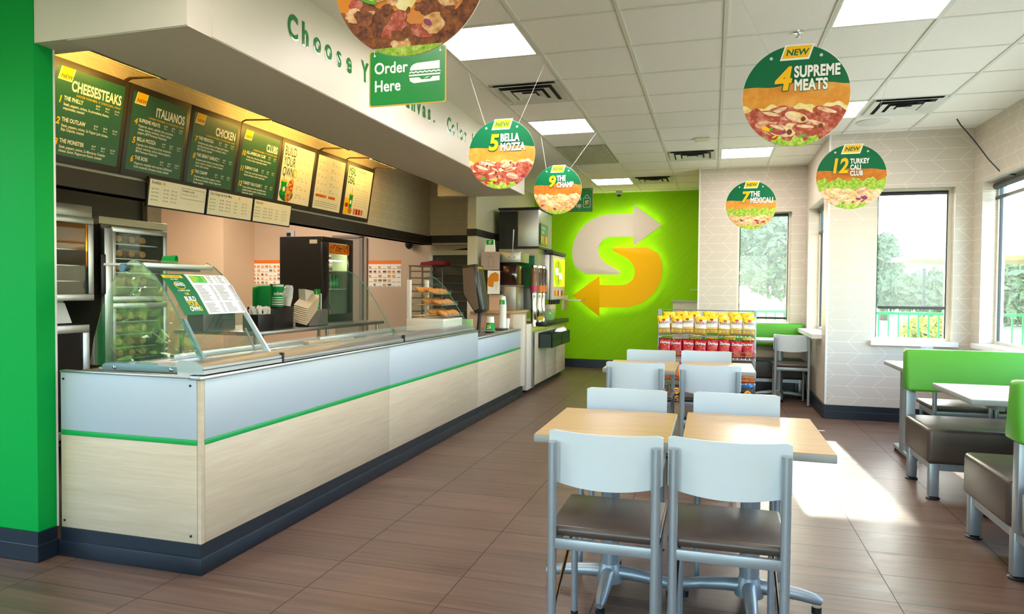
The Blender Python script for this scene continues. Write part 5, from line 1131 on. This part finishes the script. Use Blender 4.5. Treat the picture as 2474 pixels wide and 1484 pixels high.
for sg, m, nm in ((1, mat('logo_white', 'e6dccc', .5, 0, .2, var=.02), 'white_arrow'), (-1, mat('logo_yellow', 'ffc400', .5, 0, .2, var=.02), 'yellow_arrow')):
    pts = arrow(sg); obj(nm, prism(_new(), pts, XF(0, 0, 0), .03, .003), m, t, True, 30)
    # LED strip along the back edge, facing the wall
    bm = _new(); n = len(pts); sh = []
    A_ = sum(pts[i][0]*pts[(i+1) % n][1]-pts[(i+1) % n][0]*pts[i][1] for i in range(n)); sgn = 1 if A_ > 0 else -1
    for i in range(n):
        p0, p1, p2 = Vector(pts[i-1]), Vector(pts[i]), Vector(pts[(i+1) % n]); d = ((p1-p0).normalized()+(p2-p1).normalized()); d = d.normalized() if d.length > 1e-6 else (p1-p0).normalized()
        nn = Vector((-d.y, d.x))*sgn; sh.append(p1+nn*.022)
    ra = [bm.verts.new((p.x, .045, p.y)) for p in sh]; rb = [bm.verts.new((p.x, .062, p.y)) for p in sh]
    for i in range(n): bm.faces.new((ra[i], ra[(i+1) % n], rb[(i+1) % n], rb[i]))
    obj('led_strip', bm, GLOW, t, False)
    obj('back_tray', prism(_new(), [(q.x, q.y) for q in sh], XF(0, .031, 0), .012), WHITE, t, False)
for x, z in ((-.3, .3), (.3, -.3), (-.5, .15), (.5, -.15)): T('standoff', STEEL, t, [(x, .04, z), (x, .13, z)], .008, 8)

# ================================================================ drinks station
t = thing('drinks_cabinet', 'pale wood drinks cabinet with three doors along the left wall', 'cabinet', (0, 0, 0)); DX = -2.25
bm = _new(); box(bm, -3.02, DX-.02, 8.67, 10.78, .10, .79); obj('carcass', bm, mat('cabinet_side', 'a89a84', .5), t)
obj('worktop', box(_new(), -3.02, DX+.02, 8.67, 10.82, .79, .83, .004), mat('worktop_edge', '8fa02e', .4), t); B('toe_kick', BLACKBASE, t, -3.0, DX-.06, 8.67, 10.76, 0, .10)
B('side_strip', STEEL, t, DX-.02, DX+.01, 8.68, 8.78, .06, .79)
for k, (y0, y1) in enumerate(((8.80, 9.50), (9.51, 10.13), (10.14, 10.78))):
    d = B('door', PALEWOOD_Y, t, DX-.02, DX, y0, y1, .075, .785, .003)
    if k == 0: obj('waste_hole', lathe(_new(), [(.10, -.001), (.11, .004), (.085, .006)], (DX, 9.33, .635), 28, 'x'), CHROME, d).scale = (1, 1, 1); obj('hole_dark', lathe(_new(), [(.085, 0), (.001, .0065)], (DX, 9.33, .635), 24, 'x'), BLACK, d)
t = thing('raised_ledge', 'raised beige counter at the corner between serving counter and drinks', 'counter', (0, 0, 0)); B('top', mat('granite_tan', 'b08a5e', .35, ns=60, var=.25), t, -3.0, DX-.19, 8.37, 9.24, 1.03, 1.06, .003); B('front', mat('ledge_beige', 'c9a98c', .5), t, -3.0, DX-.22, 8.40, 9.22, .83, 1.03)
t = thing('end_panel', 'beige upright panel beside the drinks cabinet', 'panel', (0, 0, 0)); B('panel', mat('pale_post', 'd9cfbc', .5), t, DX-.06, DX, 8.43, 8.66, .06, .90, .003)
for k, (y0, y1) in enumerate(((9.02, 9.62), (9.64, 10.22))):
    t = thing('lid_caddy', ['near', 'far'][k]+' black slotted lid holder hung on the drinks cabinet', 'holder', (DX+.005, 0, 0)); x = .185; bm = _new()
    for q in ((0, .01, y0, y1, .56, .76), (0, x, y0, y1, .56, .57), (0, x, y0, y0+.01, .57, .74), (0, x, y1-.01, y1, .57, .74), (x-.01, x, y0, y1, .57, .64)): box(bm, *q)
    n = 6
    for j in range(n): box(bm, x-.01, x, y0+(y1-y0)*j/n, y0+(y1-y0)*(j+.7)/n, .64, .74)
    obj('box', bm, mat('green_black_plastic', '15241f', .4), t, False)
l0 = None
for j in range(9):
    o = obj('plastic_disc', lathe(_new(), [(.045, 0), (.05, .004), (.05, .012), (.038, .016), (.001, .016)], seg=18), WHT) if l0 is None else dup(l0); l0 = l0 or o
    o.location = (DX+.10, 9.72+.055*j, .69+.02*(j % 3)); o.rotation_euler = (PI/2-.3, .2*(j % 2), .3); tag(o, '%s white cup lid standing in the black holders' % ORD[j], 'lid', 'white lids in the black holders')
t = thing('tea_urn', 'steel tea brewer over a dark glass tank on the raised counter', 'tea brewer', (-2.66, 9.0, 1.06)); B('base', STEEL, t, -.14, .15, -.2, .2, 0, .32, .006); B('tank', mat('dark_tea', '2a0c10', .12, coat=.5), t, -.19, .17, -.2, .2, .34, .60, .01); obj('funnel', lathe(_new(), [(.07, .56), (.15, .66)], (0, 0, 0), 20), STEEL, t); B('head', STEEL, t, -.18, .22, -.22, .22, .64, .78, .008)
B('collar', STEEL, t, -.17, .16, -.19, .19, .32, .345); B('vent_slots', BLACK, t, -.145, -.05, -.203, -.2, .08, .26); B('rear_frame', BLACK, t, -.2, -.18, -.2, .2, 0, .64)
a = Art(); a.ell(.10, .71, .05, .012, mat('badge_ink', '3a3f66', .5), 1, 20); a.ell(.10, .71, .035, .006, WHT, 2, 16); a.build('badge', t, XF(0, -.221, 0))
t = thing('whisk_handle', 'tall thin steel ladle handle sticking up behind the tea brewer', 'ladle', (-2.70, 9.3, 1.06)); T('handle', STEEL, t, [(0, 0, 0), (0, .0, .9), (.01, 0, 1.12)], [.006, .006, .012], 8)
def drink_tower(x, y, m, label):
    t = thing('drink_tower', label, 'drink dispenser', (x, y, .83)); obj('spigot', lathe(_new(), [(.055, 0), (.05, .04), (.045, .16), (.055, .22), (.04, .30), (.05, .42), (.05, .46)], seg=18), CHROME, t)
    obj('canister', lathe(_new(), [(.055, .46), (.055, .80), (.045, .82)], seg=18), m, t); obj('band', lathe(_new(), [(.057, .48), (.057, .57)], seg=18), ORG if y > 9.5 else mat('pink_band', 'b8324e', .4), t); obj('cap', lathe(_new(), [(.05, .82), (.05, .85), (.02, .87)], seg=18), CHROME, t)
drink_tower(-2.40, 9.35, mat('tan_tea', '7a5a38', .2, coat=.4), 'leftmost chrome drink tower with a brown canister and pink band'); drink_tower(-2.39, 9.62, mat('red_tea', '40201a', .2, coat=.4), 'middle chrome drink tower with dark canister and orange band'); drink_tower(-2.39, 9.82, MATS['red_tea'], 'rightmost chrome drink tower next to the soda machine')
t = thing('soda_machine', 'steel soda machine with a lit picture panel at the end of the drinks counter', 'soda machine', (0, 0, .83)); SX = -2.32
B('cabinet', STEEL, t, -2.95, SX, 9.95, 10.80, .36, 1.04, .01); B('face', mat('soda_face', 'c9c7bd', .35), t, SX, SX+.05, 9.95, 10.80, .36, 1.03, .02); B('top_cap', BLACK, t, -2.9, SX+.06, 9.9, 10.84, 1.04, 1.09, .01)
B('drip_tray', BLACK, t, SX-.01, SX+.12, 9.3, 10.82, 0.0, .06, .01); B('rear', STEEL, t, -2.95, -2.75, 9.96, 10.79, .06, .36)
LITG = emis('lit_panel_green', '8fd01a', .9); LITY = emis('lit_panel_yellow', 'ffcf2a', 1.1); LITW = emis('lit_panel_white', 'ffffff', 1.3)
a = Art(); a.rect(.06, .56, .84, .98, LITY, 1); a.ell(.34, .76, .27, .20, LITG, 2, 36); a.rect(.34, .6, .40, .93, ORG, 3); a.rect(.6, .6, .72, .9, LITY, 3); a.text('MEAL', .14, .74, .14, LITW, 4, .03, 0, .75); a.text('DEAL', .42, .68, .13, LITW, 4, .03, 0, .75)
for k in range(6): a.rect(.1+.115*k, .42, .19+.115*k, .50, [ORG, YEL, RED, WHT, RED, ORG][k], 2)
a.build('lit_panel', t, YF(SX+.051, 9.95, 0))
for k in range(5): obj('nozzle', lathe(_new(), [(.02, .29), (.024, .36)], (SX-.02, 10.08+.15*k, 0), 12), BLACK, t)
t = thing('ice_maker', 'large dark steel ice maker on top of the soda machine', 'ice maker', (0, 0, 0)); B('body', STEEL, t, -2.94, -2.36, 9.42, 10.25, 1.93, 2.47, .01); B('vent_side', BLACK, t, -2.935, -2.66, 9.405, 9.42, 1.94, 2.45); B('frame', BLACK, t, -2.95, -2.35, 9.40, 10.26, 2.47, 2.50); B('base', BLACK, t, -2.95, -2.35, 9.40, 10.26, 1.922, 1.95); B('lower_box', STEEL, t, -2.95, -2.38, 9.45, 9.88, 1.06, 1.92)
t = thing('drink_poster', 'small green drink poster on the ice maker front', 'poster', (-2.352, 9.62, 1.98)); B('sheet', mat('poster_green', '4a8a4a', .4), t, 0, .012, -.14, .30, 0, .30)
a = Art(); a.text('FOUNTAIN', -.1, .22, .055, WHT, 1, .01, 0, .8); a.text('DRINKS', -.1, .16, .055, WHT, 1, .01, 0, .8)
for k, m_ in enumerate((YEL, CHICK, ORG, YEL)): a.poly([(-.12+.1*k, .02), (-.07+.1*k, .02), (-.06+.1*k, .13), (-.13+.1*k, .13)], m_, 2)
a.build('printed_face', t, YF(.013, 0, 0))
t = thing('drawing_card', 'grey card with a line drawing beside the tea brewer', 'card', (-2.97, 8.72, 1.37)); B('sheet', mat('mauve_card', 'a8958c', .6), t, 0, .26, -.004, 0, .23, .47)
a = Art(); 
for q in ((.10, .27, .104, .40), (.17, .27, .174, .40), (.10, .27, .17, .274), (.10, .40, .17, .404), (.12, .40, .124, .44), (.145, .40, .149, .44)): a.rect(*q, GREYINK, 1)
a.build('drawing', t, XF(0, -.0045, 0))
t = thing('cone_picture', 'white card with an orange leaf shaped drawing below the grey card', 'card', (-2.87, 8.70, 1.28)); B('sheet', WHT, t, 0, .17, -.004, 0, 0, .31)
a = Art(); a.poly([(.01, .10), (.0, .2), (.05, .27), (.11, .29), (.155, .26), (.155, .17), (.09, .16), (.08, .09)], SAUCE, 1); a.poly([(.085, .165), (.155, .165), (.12, .03)], mat('cream_print', 'e8dcc4', .5), 2); a.build('drawing', t, XF(0, -.0045, 0))
t = thing('carton_panel', 'beige carton standing behind the paper cups', 'carton', (-2.86, 8.74, 1.06)); B('box', mat('carton_beige', 'c4a284', .6), t, 0, .18, 0, .1, 0, .21)
t = thing('table_tent', 'white table tent with a green top and S mark on the drawing card', 'sign', (-2.86, 8.74, 1.84)); obj('card', prism(_new(), [(-.07, 0), (.07, 0), (.055, .165), (-.045, .165)], XF(0, 0, 0), .05), WHT, t, False)
a = Art(); a.rect(-.045, .095, .055, .16, GREEN, 1); logo_S(a, .005, .127, .024, 2); a.build('print', t, XF(0, -.0005, 0))
t = thing('sweetener_bin', 'clear green-topped bin of packets on the drinks counter', 'bin', (-2.38, 10.02, .89)); B('bin', sheer('green_acrylic', '9fd08a', .5, .05), t, -.02, .1, -.1, .22, 0, .17, .004); B('packets', mat('packets', 'cdb598', .6), t, -.015, .095, -.095, .215, .12, .23, .01)
t = thing('yellow_tag', 'yellow tag on the drip tray edge of the drinks counter', 'tag', (-2.27, 9.18, .92)); B('card', mat('tag_yellow', 'c9a02c', .5), t, 0, .006, -.13, .16, 0, .055); B('stand', STEEL, t, -.004, 0, -.01, .01, -.03, .0)
t = thing('swing_shelf', 'thin steel shelf sticking out in front of the lime wall', 'shelf', (0, 0, 0)); B('shelf', STEEL, t, -2.28, -2.0, 10.86, 11.2, 1.17, 1.19); B('bracket', STEEL, t, -2.3, -2.28, 10.86, 11.2, 1.05, 1.19); B('card', mat('beige_card', 'c9bd9c', .5), t, -2.32, -2.30, 10.83, 11.2, 1.02, 1.25)
t = thing('green_box', 'dark green box behind the tea brewer', 'box', (-2.72, 9.4, 1.06)); B('box', mat('box_green', '0f6a32', .5), t, -.1, .3, 0, .04, .3, .76)
# ---------------------------------------------------------------- outside
struct('ground_lawn', box(_new(), -60, 60, -60, 90, -0.32, -0.22), speckle_mat('lawn', '8a9658', 'a3ac70', 'bcc08a', 3.0, .9)); bpy.data.objects['ground_lawn'].name = 'lawn'
tag(bpy.data.objects['lawn'], kind='structure')
struct('patio_paving', wallbox(_new(), 'y', 10.2, 13.6, -0.5, 14, -0.22, -0.15), mat('paving', 'c9c2b4', .8))
RAILG = mat('green_railing', '15904f', .6, 0, .2)
def railing(label, p0, p1):
    p0, p1 = Vector(p0), Vector(p1); L = (p1-p0).length; d = (p1-p0)/L
    t = thing('railing', label, 'railing', p0, math.atan2(d.y, d.x))
    B('top_rail', RAILG, t, 0, L, -.03, .03, 1.10, 1.15); B('bottom_rail', RAILG, t, 0, L, -.02, .02, 0.1, 0.14)
    n = int(L/0.155)
    for k in range(min(n, 95)): B('baluster', RAILG, t, k*.155, k*.155+.022, -.011, .011, .14, 1.10)
railing('green metal railing along the lawn outside the far windows', (0.0, 13.4, -0.15), (11.5, 13.4, -0.15))
railing('green metal railing seen through the big right-hand window', (7.2, 8.6, -0.15), (7.2, 13.2, -0.15))
LEAFM = [speckle_mat('leaf_green_hazed', '44583a', '76885a', 'b0b888', 9, .7), speckle_mat('leaf_olive', '4a5a2c', '73803e', 'a8ac5c', 9, .7), speckle_mat('leaf_yellow', '7a7a26', 'b0a83a', 'd8cc5a', 9, .7)]  # first green is greyed, the window haze is put into its colour
def foliage(name, n, c, r, m, parent, s=0.2, seed=1):
    rd = random.Random(seed); vs, fs = [], []
    for i in range(n):
        while True:
            p = Vector((rd.uniform(-1, 1), rd.uniform(-1, 1), rd.uniform(-1, 1)))
            if 0.25 < p.length < 1: break
        q = Vector((c[0]+p.x*r[0], c[1]+p.y*r[1], c[2]+p.z*r[2])); u = Vector((rd.gauss(0, 1), rd.gauss(0, 1), rd.gauss(0, 1))).normalized()
        v = u.orthogonal().normalized(); k = s*rd.uniform(.5, 1.3); b = len(vs)
        vs += [q-u*k, q+v*k*.5, q+u*k, q-v*k*.5]; fs.append((b, b+1, b+2, b+3))
    me = bpy.data.meshes.new(name); me.from_pydata([tuple(v) for v in vs], [], fs); me.materials.append(m)
    o = bpy.data.objects.new(name, me); COL.objects.link(o); o.parent = parent; return o
BARK = mat('tree_bark', '6a5a48', .9, ns=30, var=.2)
def tree(x, y, h, w, m, label, seed, n=1500, s=.28):
    t = thing('tree', label, 'tree', (x, y, -0.22)); T('trunk', BARK, t, [(0, 0, 0), (.05, 0, h*.3), (0, .05, h*.6)], [.25, .2, .12], 8)
    foliage('crown', n, (0, 0, h*.62), (w, w, h*.4), m, t, s, seed)
tree(3.4, 34, 5.4, 3.0, LEAFM[0], 'hazy broad tree filling the nook window view', 3, 2600)
tree(-2.2, 40, 6.4, 2.0, LEAFM[1], 'smaller olive tree left in the nook window view', 4)
tree(9.0, 42, 4.7, 0.9, LEAFM[0], 'tree top at the left edge of the pier window view', 5)
tree(21, 22, 4, 2.0, LEAFM[1], 'pale tree far off through the big right-hand window', 6)
t = thing('hedge', 'long dark hedge across the lawn beyond the railing', 'hedge', (20, 38, -0.2)); foliage('leaves', 11000, (0, 0, 1.5), (13, 1.6, 1.7), LEAFM[0], t, .36, 8)
t = thing('shrub', 'yellow green shrub behind the railing in the pier window', 'shrub', (6.6, 23, -0.2)); foliage('leaves', 1200, (0, 0, .4), (1.3, .5, .45), LEAFM[2], t, .12, 9)
t = thing('utility_pole', 'tall wooden pole with a camera arm outside the pier window', 'pole', (5.15, 17.6, -0.2))
T('pole', BARK, t, [(0, 0, 0), (0, 0, 8.6)], .17, 10); T('arm', mat('grey_arm', '6b6b66', .6), t, [(0, 0, 6.05), (-.95, 0, 6.0), (-1.0, 0, 6.15)], .03, 8)
B('camera_box', mat('grey_box', '6d6d68', .6), t, -1.42, -.95, -.15, .15, 6.25, 6.7, .04)
t = thing('parasol', 'large cream patio parasol outside the pier window', 'parasol', (4.9, 13.0, -0.15))
T('pole', mat('tan_pole', 'c09a6c', .6), t, [(0, 0, 0), (0, 0, 2.4)], .03, 8)
bm = _new(); top = bm.verts.new((0, 0, 2.45)); rim = [bm.verts.new((2.0*math.cos(a), 2.0*math.sin(a), 2.10)) for a in [2*PI*(k+.5)/8 for k in range(8)]]; low = [bm.verts.new((v.co.x, v.co.y, 2.02)) for v in rim]
for k in range(8): bm.faces.new((top, rim[k], rim[(k+1) % 8])); bm.faces.new((rim[k], low[k], low[(k+1) % 8], rim[(k+1) % 8]))
obj('canopy', bm, mat('cream_canvas', 'b5a48a', .9), t, False)
t = thing('lamp_post', 'white globe lamp standing far off in the pier window view', 'lamp', (7.3, 28, -0.2)); T('post', BLACK, t, [(0, 0, 0), (0, 0, 2.4)], .05, 8)
obj('globe', lathe(_new(), [(.08, 2.4), (.24, 2.6), (.26, 2.85), (.12, 3.1), (.01, 3.2)], seg=14), WHT, t)
# greenery in front of the shop (mirrored by the glass of the counter)
t = thing('hedge', 'flowering hedge outside the lobby window, mirrored in the counter glass', 'hedge', (-10, -2.5, -0.2)); foliage('leaves', 6500, (0, 0, 1.3), (1.0, 7, 1.5), speckle_mat('leaf_bright', '557a22', '86b040', 'c4d878', 9, .7), t, .2, 11); foliage('blooms', 900, (.2, 0, 1.8), (1.0, 7, 1.0), LEAFM[2], t, .14, 12)
struct('side_bounce_paving', box(_new(), 2.72, 9, -9, 8.1, -.22, -.15), MATS['paving'])  # unseen pale ground, added to cut green bounce from the lawn
struct('front_bounce_paving', box(_new(), -5.5, 3.5, -9, -3.7, -.22, -.12), MATS['paving'])  # also added out of view to keep lawn green off the ceiling
